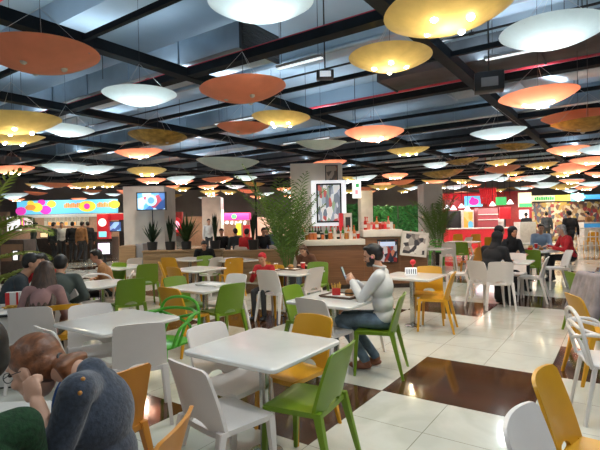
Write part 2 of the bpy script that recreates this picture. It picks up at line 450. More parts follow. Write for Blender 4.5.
def lamp(kind, loc, D, label, detail=2, group='dish lamps', tilt=None):
    t = thing('pendant_lamp', label, 'lamp', loc, random.uniform(0, 6.28), group)
    if tilt is None: tilt = (random.uniform(-4, 4), random.uniform(-4, 4))
    s = link('shade', DISH[kind], t); s.scale = (D, D, D); s.rotation_euler = (R(tilt[0]), R(tilt[1]), 0)
    lit = kind in 'gcw'
    warm = kind != 'w'
    if kind in 'wW': pass
    elif detail >= 2:
        nb = 4 if kind == 'g' else 3
        for k in range(nb):
            a = 2 * PI * k / nb + .3
            b = link('bulb', BULB[warm] if lit else BULBOFF, t); b.location = (.19 * D * math.cos(a), .19 * D * math.sin(a), -(BD * .856) * D + .004); b.scale = (1.05, 1.05, .9)
    elif lit:
        b = link('bulb', BULBS[warm], t); b.scale = (D, D, D)
    H = cord_top(loc) - loc[2]; ap = -.12 * D
    c = link('cord', CORD, t); c.location = (0, 0, ap); c.scale = (1, 1, H - ap - .004)
    if detail >= 2:
        nz = .42 * D
        for k in range(3):
            a = 2 * PI * k / 3; p0 = Vector((.46 * D * math.cos(a), .46 * D * math.sin(a), -.02 * D)); p1 = Vector((0, 0, nz)); d = p1 - p0
            w = link('suspension_wire', WIRE, t); w.location = p0; w.rotation_mode = 'QUATERNION'
            w.rotation_quaternion = d.to_track_quat('Z', 'Y'); w.scale = (1, 1, d.length)
    if lit:
        l = bpy.data.objects.new('lamp_light', spot_data(kind, POWER)); COL.objects.link(l); l.parent = t; l.location = (0, 0, -BD * D - .06)
        if True:
            l = bpy.data.objects.new('lamp_glow', light_data(kind, GLOW[kind])); COL.objects.link(l); l.parent = t; l.location = (0, 0, -.045)
    return t
bm = NB(); ball(bm, (0, 0, 0), .034, 2); cone(bm, (0, 0, .02), .016, (0, 0, .07), .016, 8)
BULBOFF = mesh_of(bm, 'bulb_off', mat('unlit_bulb', (.55, .50, .42), .3))
def hor(x): return 226 - .0217 * x
# centre, apparent width, kind, label
LAMPS = [
 (41, 54, 112, 'C', 'big unlit copper dish lamp cut by the edge of the view under the black beam'),
 (140, 94, 73, 'w', 'glowing white dish lamp hung below the silver duct, in front of a black beam'),
 (12, 120, 92, 'g', 'glowing gold dish lamp with several bulbs, upper of two at the edge of the view'),
 (14, 136, 56, 'g', 'glowing gold dish lamp tucked under a larger gold one at the edge of the view'),
 (66, 128, 53, 'w', 'white dish lamp overlapped by the glowing gold one on its side'),
 (158, 136, 57, 'G', 'mottled dark gold unlit dish lamp below the glowing white one'),
 (139, 151, 46, 'c', 'glowing copper dish lamp right under the mottled dark gold one'),
 (261, 2, 108, 'w', 'large white dish lamp cropped by the top of the view'),
 (243, 88, 88, 'C', 'large orange copper unlit dish lamp in mid air over the hall'),
 (281, 117, 60, 'g', 'glowing gold dish lamp overlapping a pinkish copper one'),
 (243, 126, 52, 'C', 'pinkish copper unlit dish lamp half behind the glowing gold one'),
 (448, 9, 130, 'g', 'largest glowing gold dish lamp at the top of the view'),
 (390, 57, 84, 'g', 'glowing gold dish lamp just below the largest gold one'),
 (552, 31, 100, 'w', 'large tilted white dish lamp high up beside the largest gold one'),
 (538, 95, 75, 'c', 'glowing copper dish lamp below the large tilted white one'),
 (498, 131, 53, 'w', 'white dish lamp below the grey steel beam'),
 (321, 142, 51, 'W', 'pale greenish unlit dish lamp above the square white column'),
 (374, 132, 60, 'c', 'glowing copper dish lamp hung from a V of wires beyond the gold one'),
 (408, 149, 42, 'g', 'glowing gold dish lamp behind the copper one with the V of wires'),
 (330, 162, 34, 'c', 'glowing copper dish lamp in front of the square white column'),
 (228, 161, 64, 'W', 'pale unlit dish lamp between the column with the screen and the square column'),
 (578, 116, 68, 'C', 'pink copper unlit dish lamp partly behind a mottled gold one'),
 (588, 121, 68, 'G', 'mottled gold unlit dish lamp in front of the pink copper one'),
 (515, 145, 36, 'G', 'small mottled gold dish lamp below the white one'),
 (462, 160, 32, 'G', 'small mottled gold dish lamp next to a small white one'),
 (436, 164, 26, 'w', 'small white dish lamp next to a small mottled gold one'),
 (501, 161, 30, 'g', 'small glowing gold dish lamp right above a dull copper one'),
 (502, 168, 34, 'C', 'dull copper dish lamp right under a small glowing gold one'),
 (541, 164, 30, 'g', 'small glowing gold dish lamp above a pair of white ones'),
 (569, 149, 40, 'c', 'glowing copper dish lamp under the two overlapping unlit ones'),
 (602, 147, 44, 'w', 'white dish lamp at the far edge behind the glowing copper one'),
 (590, 159, 36, 'c', 'upper of two close glowing copper dish lamps near the steel beam'),
 (574, 167, 40, 'c', 'lower of two close glowing copper dish lamps near the steel beam'),
 (12, 168, 40, 'c', 'glowing copper dish lamp above the palm frond tip'),
 (65, 166, 42, 'w', 'nearer of two touching white dish lamps above the blue shop sign'),
 (94, 168, 38, 'w', 'farther of two touching white dish lamps above the blue shop sign'),
 (147, 170, 38, 'g', 'glowing gold dish lamp above the screen column'),
 (151, 179, 30, 'c', 'glowing copper dish lamp under the gold one at the screen column'),
 (130, 190, 26, 'c', 'lit copper dish lamp touching the top of the screen column'),
 (87, 183, 34, 'g', 'glowing gold dish lamp above the middle of the blue shop sign'),
 (55, 183, 31, 'C', 'dull brown copper dish lamp beside the gold one over the shop sign'),
 (36, 192, 22, 'C', 'small dull copper dish lamp beside a white one over the palm'),
 (15, 194, 26, 'w', 'small white dish lamp over the palm'),
 (181, 178, 28, 'w', 'small white dish lamp beyond the screen column'),
 (216, 178, 28, 'C', 'small orange copper unlit dish lamp below the pale oval one'),
 (210, 191, 20, 'g', 'small gold dish lamp stacked over a white one beyond the screen column'),
 (209, 197, 22, 'w', 'small white dish lamp stacked under a gold one beyond the screen column'),
 (254, 183, 22, 'G', 'small dark gold dish lamp above a copper one near the tall palm'),
 (248, 190, 22, 'C', 'small copper dish lamp below a dark gold one near the tall palm'),
 (284, 188, 18, 'c', 'small glowing copper dish lamp seen through the tall palm top'),
 (395, 175, 26, 'c', 'small glowing copper dish lamp directly above a dull copper one'),
 (402, 181, 26, 'C', 'small dull copper dish lamp directly under a glowing copper one'),
 (382, 185, 30, 'g', 'glowing gold dish lamp beside the hanging white sign box'),
 (347, 190, 20, 'g', 'tiny gold dish lamp behind the hanging white sign box'),
 (346, 181, 18, 'w', 'tiny white dish lamp beside the framed picture'),
 (366, 191, 20, 'c', 'tiny copper dish lamp below the glowing gold one by the sign box'),
 (443, 172, 40, 'G', 'long mottled gold dish lamp over the column with the palm'),
 (431, 180, 20, 'g', 'small gold dish lamp at the top of the column with the palm'),
 (412, 187, 18, 'w', 'small white dish lamp beside the column with the palm'),
 (461, 180, 20, 'g', 'small gold dish lamp above the blue and pink screen'),
 (455, 186, 22, 'w', 'small white dish lamp above the blue and pink screen'),
 (486, 176, 32, 'w', 'white dish lamp above the red hanging ornaments'),
 (472, 184, 18, 'c', 'small copper dish lamp touching the red hanging ornaments'),
 (513, 172, 22, 'g', 'small gold dish lamp above a dark gold one beyond the ornaments'),
 (512, 179, 18, 'G', 'small dark gold dish lamp under a lit gold one beyond the ornaments'),
 (496, 189, 20, 'g', 'small gold dish lamp above the green flags'),
 (535, 177, 28, 'w', 'upper of two white dish lamps over the long shop sign'),
 (545, 184, 26, 'w', 'lower of two white dish lamps over the long shop sign'),
 (563, 173, 24, 'g', 'small glowing gold dish lamp left of the steel beam end'),
 (572, 180, 24, 'c', 'small glowing copper dish lamp above a gold one over the diamond sign'),
 (562, 185, 30, 'g', 'glowing gold dish lamp over the diamond sign'),
 (592, 182, 26, 'w', 'white dish lamp beyond the steel beam end'),
 (586, 187, 20, 'c', 'small copper dish lamp under the white one beyond the steel beam end'),
 (598, 173, 24, 'c', 'copper dish lamp at the far edge beside the steel beam end'),
 (517, 187, 18, 'G', 'tiny dark gold dish lamp above the white and green sign'),
]
PLACED = []
def clear(p, D):
    for q, d in PLACED:
        h = math.hypot(p.x - q.x, p.y - q.y)
        if h > (D + d) / 2 + .04: continue
        if h > max(D, d) / 2 + .05 and abs(p.z - q.z) > .18: continue
        return False
    uu = p.x * U.x + p.y * U.y; vv = p.x * V.x + p.y * V.y
    for a in PIPEU:
        if abs(uu - a) < .09: return False
    fu = (uu - 1.70) / (SP / 2); fv = (vv - 2.40) / SP
    if abs(fu - round(fu)) * SP / 2 < .14 or abs(fv - round(fv)) * SP < .14: return False
    for (a, b, c, d, z) in DUCTS:
        if (a - .1 < uu < a + .08 or b - .08 < uu < b + .1) and c < vv < d: return False
    return True
PIPEU = (3.15, 6.05, 10.95, 16.4, 20.5, 7.9, 13.0, 8.15)
def cord_top(p):
    uu = p.x * U.x + p.y * U.y; vv = p.x * V.x + p.y * V.y
    top = CEIL
    for k, u in enumerate((4.6, 8.6, 12.7, 17.0, 21.5, 26)):
        if abs(uu - u) < .31: top = 5.15
    for (a, b, c, d, z) in DUCTS:
        if a - .05 < uu < b + .05 and c - .1 < vv < d: top = min(top, z - .03)
    return top
def place_lamp(cx, cy, W, kind, label, group='dish lamps'):
    e = hor(cx) - cy
    dh0 = min(2.30, max(1.72, 1.2 * e / W))
    for f in (1, .96, 1.04, .92, .88, 1.08, .84, 1.12, .8, .76, 1.16):
        dh = min(dh0 * f, 2.42)
        D = dh * W / e * (1.0 if W < 60 else .98)
        p = P(cx, cy, CAM_H + dh)
        if clear(p, D): break
    else: print('crowded', label)
    PLACED.append((p, D))
    lamp(kind, p, D, label, 2 if W >= 28 else 1, group)
for a in LAMPS: place_lamp(*a)
# the far rows, too small to tell apart
cols = 'wgcCgwcGcw'
far_n = {'w': 'white', 'g': 'gold', 'c': 'copper', 'C': 'dull copper', 'G': 'dark gold'}
taken = [(a[0], a[1]) for a in LAMPS]
k = 0
for row, Y in enumerate((21, 24.5, 28, 31.5, 35)):
    n = 9 + row
    for i in range(n):
        x = -Y * .64 + (i + .5 + random.uniform(-.25, .25)) * Y * 1.28 / n
        z = CAM_H + random.uniform(1.75, 2.25)
        kind = cols[(i * 3 + row * 5 + k) % len(cols)]; k += 1
        for q in range(60):
            loc = Vector((x + random.uniform(-.7, .7), Y + random.uniform(-1.3, 1.3), z))
            if clear(loc, 1.15): break
        PLACED.append((loc, 1.15))
        lamp(kind, loc, 1.15, 'tiny distant %s dish lamp in the far rows over the shops' % far_n[kind], 1, 'distant %s dish lamps' % far_n[kind])
# unseen area lights added above the grid beams to brighten the slab
for k in range(6):
    for j in range(6):
        c = UV(1.70 + k * SP, -9 + j * 5.4, ZB + .30)
        if c.y < -3: continue
        l = bpy.data.lights.new('added_slab_fill', 'AREA'); l.shape = 'RECTANGLE'; l.size = .16; l.size_y = 4.5; l.energy = 40; l.color = (.78, .90, 1.0)
        o = bpy.data.objects.new('added_slab_fill', l); COL.objects.link(o); o.location = c; o.rotation_euler = (PI, 0, -GROT)
# lamps carry on out of view: bare spots added to even the light
for (x, y) in ((-2.5, -.6), (1.2, -.8), (4.2, 1.0), (-5, 1.5), (6.5, 3.5), (-7.5, 4.5), (.2, 1.9), (2.5, 2.9)):
    l = bpy.data.objects.new('lamp_light', spot_data('w', POWER)); COL.objects.link(l); l.location = (x, y, 3.5)
w = bpy.data.worlds.new('world'); S.world = w; w.use_nodes = True
w.node_tree.nodes['Background'].inputs[0].default_value = (1, .96, .92, 1)
w.node_tree.nodes['Background'].inputs[1].default_value = .5

S.view_settings.exposure = .12
# ============================================================ CHAIRS AND TABLES
def shell_chair_meshes(m):
    """one-piece plastic chair: dished seat, tall back with an arched opening at its foot, four splayed legs"""
    out = {}
    # seat: grid with rounded front corners, dished, rolled edge
    bm = NB(); nx, ny = 10, 10; top = []; bot = []
    for j in range(ny + 1):
        y = -.20 + .395 * j / ny
        hw = .205 + .018 * j / ny
        if j >= ny - 1: hw -= .012 * (j - ny + 2) ** 1.5
        rt = []; rb = []
        for i in range(nx + 1):
            s = -1 + 2 * i / nx
            z = .452 - .016 * (1 - s * s) * math.sin(PI * min(1, j / ny + .12)) - (.012 if j == ny else 0) + (.006 * abs(s) ** 3)
            rt.append(bm.verts.new((s * hw, y, z)))
            rb.append(bm.verts.new((s * (hw - .006), y, z - (.03 if 0 < i < nx and 0 < j < ny else .034))))
        top.append(rt); bot.append(rb)
    for j in range(ny):
        for i in range(nx):
            bm.faces.new((top[j][i], top[j][i + 1], top[j + 1][i + 1], top[j + 1][i]))
            bm.faces.new((bot[j][i], bot[j + 1][i], bot[j + 1][i + 1], bot[j][i + 1]))
    for j in range(ny):
        for i in (0, nx):
            bm.faces.new((top[j][i], top[j + 1][i], bot[j + 1][i], bot[j][i]))
    for i in range(nx):
        for j in (0, ny):
            bm.faces.new((top[j][i], top[j][i + 1], bot[j][i + 1], bot[j][i]))
    out['seat'] = mesh_of(bm, 'seat', m, True, 50)
    # backrest
    bm = NB(); nx, nz = 16, 10; F = []; B = []
    for j in range(nz + 1):
        f = []; b = []
        for i in range(nx + 1):
            s = -1 + 2 * i / nx
            arch = .05 * math.sqrt(max(0, 1 - (s / .44) ** 2)) if abs(s) < .44 else 0
            z0 = .43 + (arch + .012 if abs(s) < .44 else 0)
            zt = .825 - .012 * s * s - (.02 if abs(s) > .95 else 0)
            t = j / nz; z = z0 + (zt - z0) * t
            q = (z - .43) / .395
            hw = .210 - .012 * q - .016 * max(0, q - .5)
            y = -.185 - .085 * q - .030 * q * q + .038 * s * s * (1 - .3 * q)
            f.append(bm.verts.new((s * hw, y, z))); b.append(bm.verts.new((s * hw, y - .017 - .006 * (1 - q), z)))
        F.append(f); B.append(b)
    for j in range(nz):
        for i in range(nx):
            bm.faces.new((F[j][i], F[j][i + 1], F[j + 1][i + 1], F[j + 1][i])); bm.faces.new((B[j][i], B[j + 1][i], B[j + 1][i + 1], B[j][i + 1]))
    for j in range(nz):
        for i in (0, nx): bm.faces.new((F[j][i], F[j + 1][i], B[j + 1][i], B[j][i]))
    for i in range(nx):
        for j in (0, nz): bm.faces.new((F[j][i], F[j][i + 1], B[j][i + 1], B[j][i]))
    out['backrest'] = mesh_of(bm, 'backrest', m, True, 50)
    def leg(a, b, r0, r1):
        bm = NB(); a = Vector(a); b = Vector(b)
        va = []; vb = []; vm = []
        for (sx, sy) in ((-1, -1), (1, -1), (1, 1), (-1, 1)):
            va.append(bm.verts.new(a + Vector((sx * r0, sy * r0 * 1.1, 0)))); vb.append(bm.verts.new(b + Vector((sx * r1, sy * r1, 0))))
            c = a.lerp(b, .25); vm.append(bm.verts.new(c + Vector((sx * r0 * .86, sy * r0 * .9, 0))))
        for A, Bq in ((va, vm), (vm, vb)):
            for k in range(4): bm.faces.new((A[k], A[(k + 1) % 4], Bq[(k + 1) % 4], Bq[k]))
        bm.faces.new(va); bm.faces.new(vb[::-1])
        es = [e for e in bm.edges if abs((e.verts[0].co - e.verts[1].co).normalized().z) > .8]
        bmesh.ops.bevel(bm, geom=es, offset=.005, segments=2, affect='EDGES')
        return mesh_of(bm, 'leg', m, True, 40)
    out['legs'] = [leg((.188, .165, .44), (.212, .190, 0), .021, .013), leg((-.188, .165, .44), (-.212, .190, 0), .021, .013),
                   leg((.192, -.185, .46), (.226, -.295, 0), .023, .013), leg((-.192, -.185, .46), (-.226, -.295, 0), .023, .013)]
    return out
def loop_chair_meshes(m):
    """plastic chair whose back is three crossing loops"""
    out = {}
    bm = NB(); rounded_slab(bm, .225, .215, .435, .465, .10, 6, .008); out['seat'] = mesh_of(bm, 'seat', m, True, 50)
    L = []
    bm = NB(); tube(bm, spline([(-.225, -.20, .44), (-.25, -.24, .60), (-.20, -.275, .79), (0, -.285, .845), (.20, -.275, .79), (.25, -.24, .60), (.225, -.20, .44)], 7), .015, 8); L.append(mesh_of(bm, 'back_loop', m))
    bm = NB(); tube(bm, spline([(-.225, .12, .45), (-.285, .08, .62), (-.275, -.10, .68), (-.18, -.255, .72), (0, -.275, .735), (.18, -.255, .72), (.275, -.10, .68), (.285, .08, .62), (.225, .12, .45)], 7), .015, 8); L.append(mesh_of(bm, 'back_loop', m))
    bm = NB(); tube(bm, spline([(-.17, -.21, .45), (-.12, -.25, .58), (.16, -.275, .66), (.27, -.2, .70), (.29, -.02, .67), (.235, .05, .45)], 7), .014, 8); L.append(mesh_of(bm, 'back_loop', m))
    bm = NB(); tube(bm, spline([(.17, -.21, .45), (.12, -.25, .60), (-.16, -.275, .68), (-.27, -.2, .715), (-.29, -.02, .68), (-.235, .05, .45)], 7), .014, 8); L.append(mesh_of(bm, 'back_loop', m))
    out['loops'] = L
    out['legs'] = []
    for sx, sy in ((1, 1), (-1, 1), (1, -1), (-1, -1)):
        bm = NB(); cone(bm, (sx * .19, sy * .17, .445), .019, (sx * .225, sy * .22 - (.03 if sy < 0 else 0), 0), .013, 10); out['legs'].append(mesh_of(bm, 'leg', m))
    return out
def holed_chair_meshes(m):
    """round tub chair with a back full of holes"""
    out = {}
    bm = NB(); rounded_slab(bm, .22, .215, .43, .46, .12, 6, .008); out['seat'] = mesh_of(bm, 'seat', m, True, 50)
    bm = NB(); nx, nz = 18, 7; g = []
    for j in range(nz + 1):
        q = j / nz; row = []
        for i in range(nx + 1):
            a = R(-95 + 190 * i / nx); s = a / R(95)
            zt = .80 - .16 * abs(s) ** 2.5
            z = .44 + (zt - .44) * q; r = .235 + .035 * q
            off = (.5 if j % 2 else 0) * R(190 / nx) * .6 if 0 < i < nx else 0
            row.append(bm.verts.new((r * math.sin(a + off), .02 - (r + .015 * q) * math.cos(a + off), z)))
        g.append(row)
    fs = [bm.faces.new((g[j][i], g[j][i + 1], g[j + 1][i + 1], g[j + 1][i])) for j in range(nz) for i in range(nx)]
    inner = [f for k, f in enumerate(fs) if 0 < k // nx < nz - 0 and 0 < k % nx < nx - 1 and k // nx < nz - 1]
    bmesh.ops.inset_individual(bm, faces=inner, thickness=.0095)
    bmesh.ops.delete(bm, geom=inner, context='FACES')
    bmesh.ops.solidify(bm, geom=bm.faces[:], thickness=.014)
    out['backrest'] = mesh_of(bm, 'backrest', m, True, 40)
    out['legs'] = []
    for sx, sy in ((1, 1), (-1, 1), (1, -1), (-1, -1)):
        bm = NB(); cone(bm, (sx * .17, sy * .16, .44), .018, (sx * .215, sy * .21, 0), .012, 10); out['legs'].append(mesh_of(bm, 'leg', m))
    return out
CM = {}
def chair_meshes(kind, colour):
    if (kind, colour) not in CM:
        m = {'white': WHITE, 'green': GREEN, 'yellow': YELLOW, 'orange': ORANGE, 'bright': BGREEN}[colour]
        CM[kind, colour] = {'shell': shell_chair_meshes, 'loop': loop_chair_meshes, 'holed': holed_chair_meshes}[kind](m)
    return CM[kind, colour]
CNAME = {'shell': 'cafe_chair', 'loop': 'loop_back_chair', 'holed': 'tub_chair'}
def chair_at(kind, colour, x, y, az, label, z=0):
    M = chair_meshes(kind, colour)
    word = {'bright': 'green'}.get(colour, colour)
    t = thing(CNAME[kind], label, 'chair', (x, y, z), -R(az), word + ' plastic chairs')
    link('seat', M['seat'], t)
    if 'backrest' in M: link('backrest', M['backrest'], t)
    for l in M.get('loops', ()): link('back_loop', l, t)
    for l in M['legs']: link('leg', l, t)
    return t
BACK = {'shell': (-.31, .822), 'loop': (-.285, .84), 'holed': (-.26, .80)}
QUEUE = []
def chair(kind, colour, px, py, az, label):
    by, bz = BACK[kind]
    p = P(px, py, bz)
    f = Vector((math.sin(R(az)), math.cos(R(az))))
    QUEUE.append([kind, colour, p.x - f.x * by, p.y - f.y * by, az, label])
def rect(q, hx=.205, y0=-.20, y1=.19):
    f = Vector((math.sin(R(q[4])), math.cos(R(q[4])))); r = Vector((f.y, -f.x)); c = Vector((q[2], q[3]))
    return [c + r * a + f * b for a, b in ((-hx, y0), (hx, y0), (hx, y1), (-hx, y1))]
def hit(A, B):
    for poly in (A, B):
        for i in range(4):
            e = poly[(i + 1) % 4] - poly[i]; n = Vector((e.y, -e.x)); pa = [n.dot(v) for v in A]; pb = [n.dot(v) for v in B]
            if max(pa) <= min(pb) or max(pb) <= min(pa): return False
    return True
def settle():
    start = [(q[2], q[3]) for q in QUEUE]
    posts = [Vector((p.x, p.y)) for p in TAB.values()]
    for it in range(16):
        moved = False; rs = [rect(q) for q in QUEUE]
        for i in range(len(QUEUE)):
            bump = any(hit(rs[i], rs[j]) for j in range(len(QUEUE)) if j != i and abs(QUEUE[i][2] - QUEUE[j][2]) < .8 and abs(QUEUE[i][3] - QUEUE[j][3]) < .8)
            if not bump:
                for p in posts:
                    sq = [p + Vector(d) for d in ((-.05, -.05), (.05, -.05), (.05, .05), (-.05, .05))]
                    if (p - Vector((QUEUE[i][2], QUEUE[i][3]))).length < .5 and hit(rs[i], sq): bump = True
            d = math.hypot(QUEUE[i][2] - start[i][0], QUEUE[i][3] - start[i][1])
            if bump and d < .115:
                QUEUE[i][2] -= .012 * math.sin(R(QUEUE[i][4])); QUEUE[i][3] -= .012 * math.cos(R(QUEUE[i][4])); moved = True
        if not moved: break
    for q in QUEUE: chair_at(*q)
# ---- tables: white top on a steel post with a flat foot
bm = NB(); rounded_slab(bm, .39, .39, .712, .742, .045, 5, .006); TTOP = mesh_of(bm, 'tabletop', TWHITE, True, 40)
bm = NB(); box(bm, (-.03, -.03, .012), (.03, .03, .706), .008); TPOST = mesh_of(bm, 'post', CHROME)
bm = NB(); lathe(bm, [(0, 0), (.115, 0), (.118, .006), (.10, .016), (0, .020)], 24); TFOOT = mesh_of(bm, 'foot', CHROME)
bm = NB(); box(bm, (-.16, -.16, .702), (.16, .16, .713), .003); TPLATE = mesh_of(bm, 'bracket', DARKG)
def table_at(x, y, az, label, s=(1, 1), topm=None):
    t = thing('cafe_table', label, 'table', (x, y, 0), -R(az), 'white cafe tables')
    tp = link('tabletop', TTOP, t); tp.scale = (s[0], s[1], 1)
    link('post', TPOST, t); link('foot', TFOOT, t); link('bracket', TPLATE, t)
    return t
TAB = {}
def table(key, px, py, label, s=(1, 1), az=GAZ):
    p = P(px, py, .742); TAB[key] = p
    return table_at(p.x, p.y, az, label, s)
table('T1', 264, 345, 'nearest white square table in front of the green chair')
table('T2', 335, 298.5, 'white table where the man in the white shirt sits with his tray')
table('T3', 118, 320, 'white table between the tub chair and the green loop chair')
table('T5', 102, 283, 'white table in front of the man in the tan jacket')
table('T7', 205, 286, 'white table with glare on it, behind the green loop chair')
table('T6', 124, 266.5, 'small far white table before the wooden box by the column')
table('T8', 197, 268.5, 'white table just beyond the yellow chairs, second row')
table('T8b', 190, 258.6, 'farthest white table before the low wooden partition', (1.25, 1))
table('T8c', 233, 259.2, 'long white table by the low partition near the person in red', (1.5, 1), 55)
table('T9', 287, 271, 'white table with red cup and food trays under the tall palm', (1.35, 1))
table('T10', 412, 275.5, 'white table with a steel post between two yellow chairs')
table('T11', 509, 261, 'empty white table among white chairs, near the woman in red')
table('T12', 530, 250, 'table full of food where the people in black sit', (1.5, 1.0), 60)
table('T13', 434, 248.5, 'white table beside the column palm and the loop chair')
table('T14', 540, 243.5, 'far white table behind the group in black', (1.4, 1), 60)
table('T15', 463, 241.5, 'far white table in front of the red shop counter', (1.3, 1))

C = chair
# around the nearest table
C('shell', 'green', 341, 345, -62, 'lime green chair at the nearest table, with its back to the floor')
C('shell', 'white', 192, 361, 44, 'white chair in front of the nearest table, closest to the viewer')
C('shell', 'white', 213, 326, 125, 'white chair behind the nearest table, facing the lime green chair')
C('shell', 'yellow', 315, 315, 222, 'yellow chair tucked under the nearest table, back to back with a white one')
# the table of the man in the white shirt
C('shell', 'green', 395, 293, -71, 'lime green chair the man in the white shirt sits on')
C('shell', 'white', 315, 297, 40, 'white chair back to back with the yellow chair at the nearest table')
C('shell', 'green', 297, 286, 122, 'lime green chair across the tray from the man in the white shirt')
C('shell', 'white', 362, 283, 215, 'white chair behind the elbow of the man in the white shirt')
# the table on the other side
C('shell', 'white', 139, 321, -20, 'white chair with full back in view, before the wide white table')
C('shell', 'white', 56, 325, 40, 'white chair beside the girl with long hair')
C('shell', 'white', 90, 304, 150, 'white chair on the far side of the table next to the tub chair')
C('holed', 'yellow', 60, 305, -28, 'yellow tub chair with a back full of holes')
C('loop', 'bright', 177, 298, 205, 'bright green chair with looped open back')
# second row
C('shell', 'green', 232, 283, -44, 'lime green chair with its back in view at the table with glare')
C('shell', 'yellow', 170, 287, 35, 'yellow chair right behind the bright green loop chair')
C('shell', 'white', 233, 274.5, 215, 'white chair half hidden behind a lime green chair at the table with glare')
C('shell', 'green', 178, 277, 125, 'lime green chair between two yellow chairs')
C('shell', 'green', 130, 278, -35, 'lime green chair before the man in the tan jacket')
C('shell', 'white', 74, 281, 42, 'white chair just above the tub chair and the long haired girl')
C('loop', 'white', 96, 275, 150, 'white loop back chair with arms at the table before the man in tan')
C('shell', 'green', 121, 262.5, 205, 'small lime green chair by the wooden box')
C('shell', 'white', 136, 258, -55, 'small white chair by the wooden box')
C('shell', 'green', 148, 264, -30, 'lime green chair left of the row of yellow chairs')
C('shell', 'yellow', 173, 267, 38, 'yellow chair in the middle of the second row, before a far table')
C('shell', 'yellow', 167, 257.5, 20, 'farther yellow chair beside the low partition')
C('shell', 'yellow', 158, 262, 75, 'yellow chair seen side on, next to a lime green chair')
C('shell', 'white', 214, 257, -58, 'white chair by the low partition near the man in black')
C('shell', 'yellow', 235, 258, -25, 'yellow chair with its back in view by the low partition')
C('shell', 'yellow', 256, 266, 72, 'yellow chair seen from the side near the white chair under the palm')
C('shell', 'white', 266, 270, 30, 'white chair with its back in view in front of the tall palm')
C('shell', 'white', 313, 267, -48, 'white chair at the palm table by the corner of the bar')
C('shell', 'green', 318, 262, 200, 'lime green chair against the brown bar front')
C('shell', 'green', 206, 256, 150, 'far lime green chair where the man in black sits')
# right half
C('shell', 'yellow', 429, 266, 198, 'yellow chair facing the viewer beyond the steel post table')
C('shell', 'yellow', 456, 272, -66, 'yellow chair seen from the side, legs on the dark tile')
C('shell', 'white', 501, 262, 15, 'white chair with its square back in view before the empty table')
C('shell', 'white', 516, 253, 215, 'white chair on the far side of the empty table')
C('shell', 'white', 549, 257, -57, 'white chair seen side on at the empty table')
C('shell', 'green', 531, 250, 20, 'lime green chair behind the empty table')
C('shell', 'white', 571, 250, -80, 'white chair the woman in the red jacket sits on')
C('shell', 'white', 449, 243, 10, 'white chair by the column palm')
C('loop', 'bright', 437, 240, 10, 'small green loop chair under the column palm')
C('shell', 'white', 470, 237, -30, 'white chair before the red counter, next to a lime green one')
C('shell', 'green', 461, 242, 20, 'lime green chair before the red counter')
C('shell', 'yellow', 458, 234, 10, 'yellow chair close to the red counter, beside the drinks fridge')
C('shell', 'yellow', 476, 234, 10, 'yellow chair close to the red counter, under the red ornaments')
C('shell', 'yellow', 490, 237, 30, 'yellow chair behind the woman in black')
C('shell', 'orange', 482, 247, -30, 'orange chair beside the woman in black')
C('shell', 'white', 474, 255, -62, 'white chair seen side on before the orange chair')
C('shell', 'yellow', 580, 231, 80, 'yellow chair beside the standing man in black')
C('shell', 'yellow', 594, 232, 10, 'yellow chair by the white railing')
# near right
C('shell', 'yellow', 537, 370, 131, 'closest yellow chair, seen from behind at the edge of the tiles')
C('shell', 'white', 512, 411, 132, 'white chair cut by the bottom of the view beside the closest yellow chair')
C('shell', 'yellow', 569, 294, 99, 'yellow chair behind the white loop chair')
C('loop', 'white', 571, 309, 108, 'white loop back chair in front of the yellow chair at the edge of the view')
C('shell', 'green', 569, 272, 94, 'lime green chair seen edge on before the grey coat')
settle()
# ============================================================ PEOPLE
SKIN = mat('skin', (.52, .27, .17), .5, noise=.06, scale=14)
SKIN2 = mat('skin_fair', (.60, .34, .23), .5, noise=.06, scale=14)
HAIRB = mat('black_hair', (.010, .008, .007), .45, noise=.4, scale=30, stretch=(1, 1, .15))
HAIRBR = mat('brown_hair', (.060, .028, .014), .42, noise=.5, scale=40, stretch=(1, 1, .12), bump=.3)
HAIRA = mat('auburn_hair', (.17, .062, .024), .42, noise=.55, scale=42, stretch=(.18, 1, 1), bump=.5)
HAIRG = mat('grey_hair', (.32, .31, .30), .6, noise=.3, scale=30)
EYEM = mat('eye_dark', (.02, .015, .012), .2)
LIPM = mat('lips', (.42, .13, .11), .45)
def remesh(prims, voxel, smooth=2):
    bm = NB()
    for p in prims:
        if p[0] == 'c':
            _, a, ra, b, rb = p
            cone(bm, a, ra, b, rb, 14); ball(bm, a, ra, 2); ball(bm, b, rb, 2)
        elif p[0] == 'e':
            _, c, r, rot = p
            ball(bm, c, 1.0, 3, r, rot)
    me = bpy.data.meshes.new('tmp'); bm.to_mesh(me); bm.free()
    o = bpy.data.objects.new('tmp', me); COL.objects.link(o)
    md = o.modifiers.new('r', 'REMESH'); md.mode = 'VOXEL'; md.voxel_size = voxel; md.use_smooth_shade = True
    if smooth:
        sm = o.modifiers.new('s', 'SMOOTH'); sm.iterations = smooth; sm.factor = .5
    dg = bpy.context.evaluated_depsgraph_get(); dg.update()
    out = bpy.data.meshes.new_from_object(o.evaluated_get(dg))
    bpy.data.objects.remove(o); bpy.data.meshes.remove(me)
    out.polygons.foreach_set('use_smooth', [True] * len(out.polygons))
    return out
def ik(a, b, l1, l2, pole):
    a = Vector(a); b = Vector(b); d = b - a; L = min(d.length, (l1 + l2) * .995); d.normalize()
    x = (l1 * l1 - l2 * l2 + L * L) / (2 * L); h = math.sqrt(max(0, l1 * l1 - x * x))
    p = Vector(pole) - d * Vector(pole).dot(d); p.normalize()
    return a + d * x + p * h, a + d * L
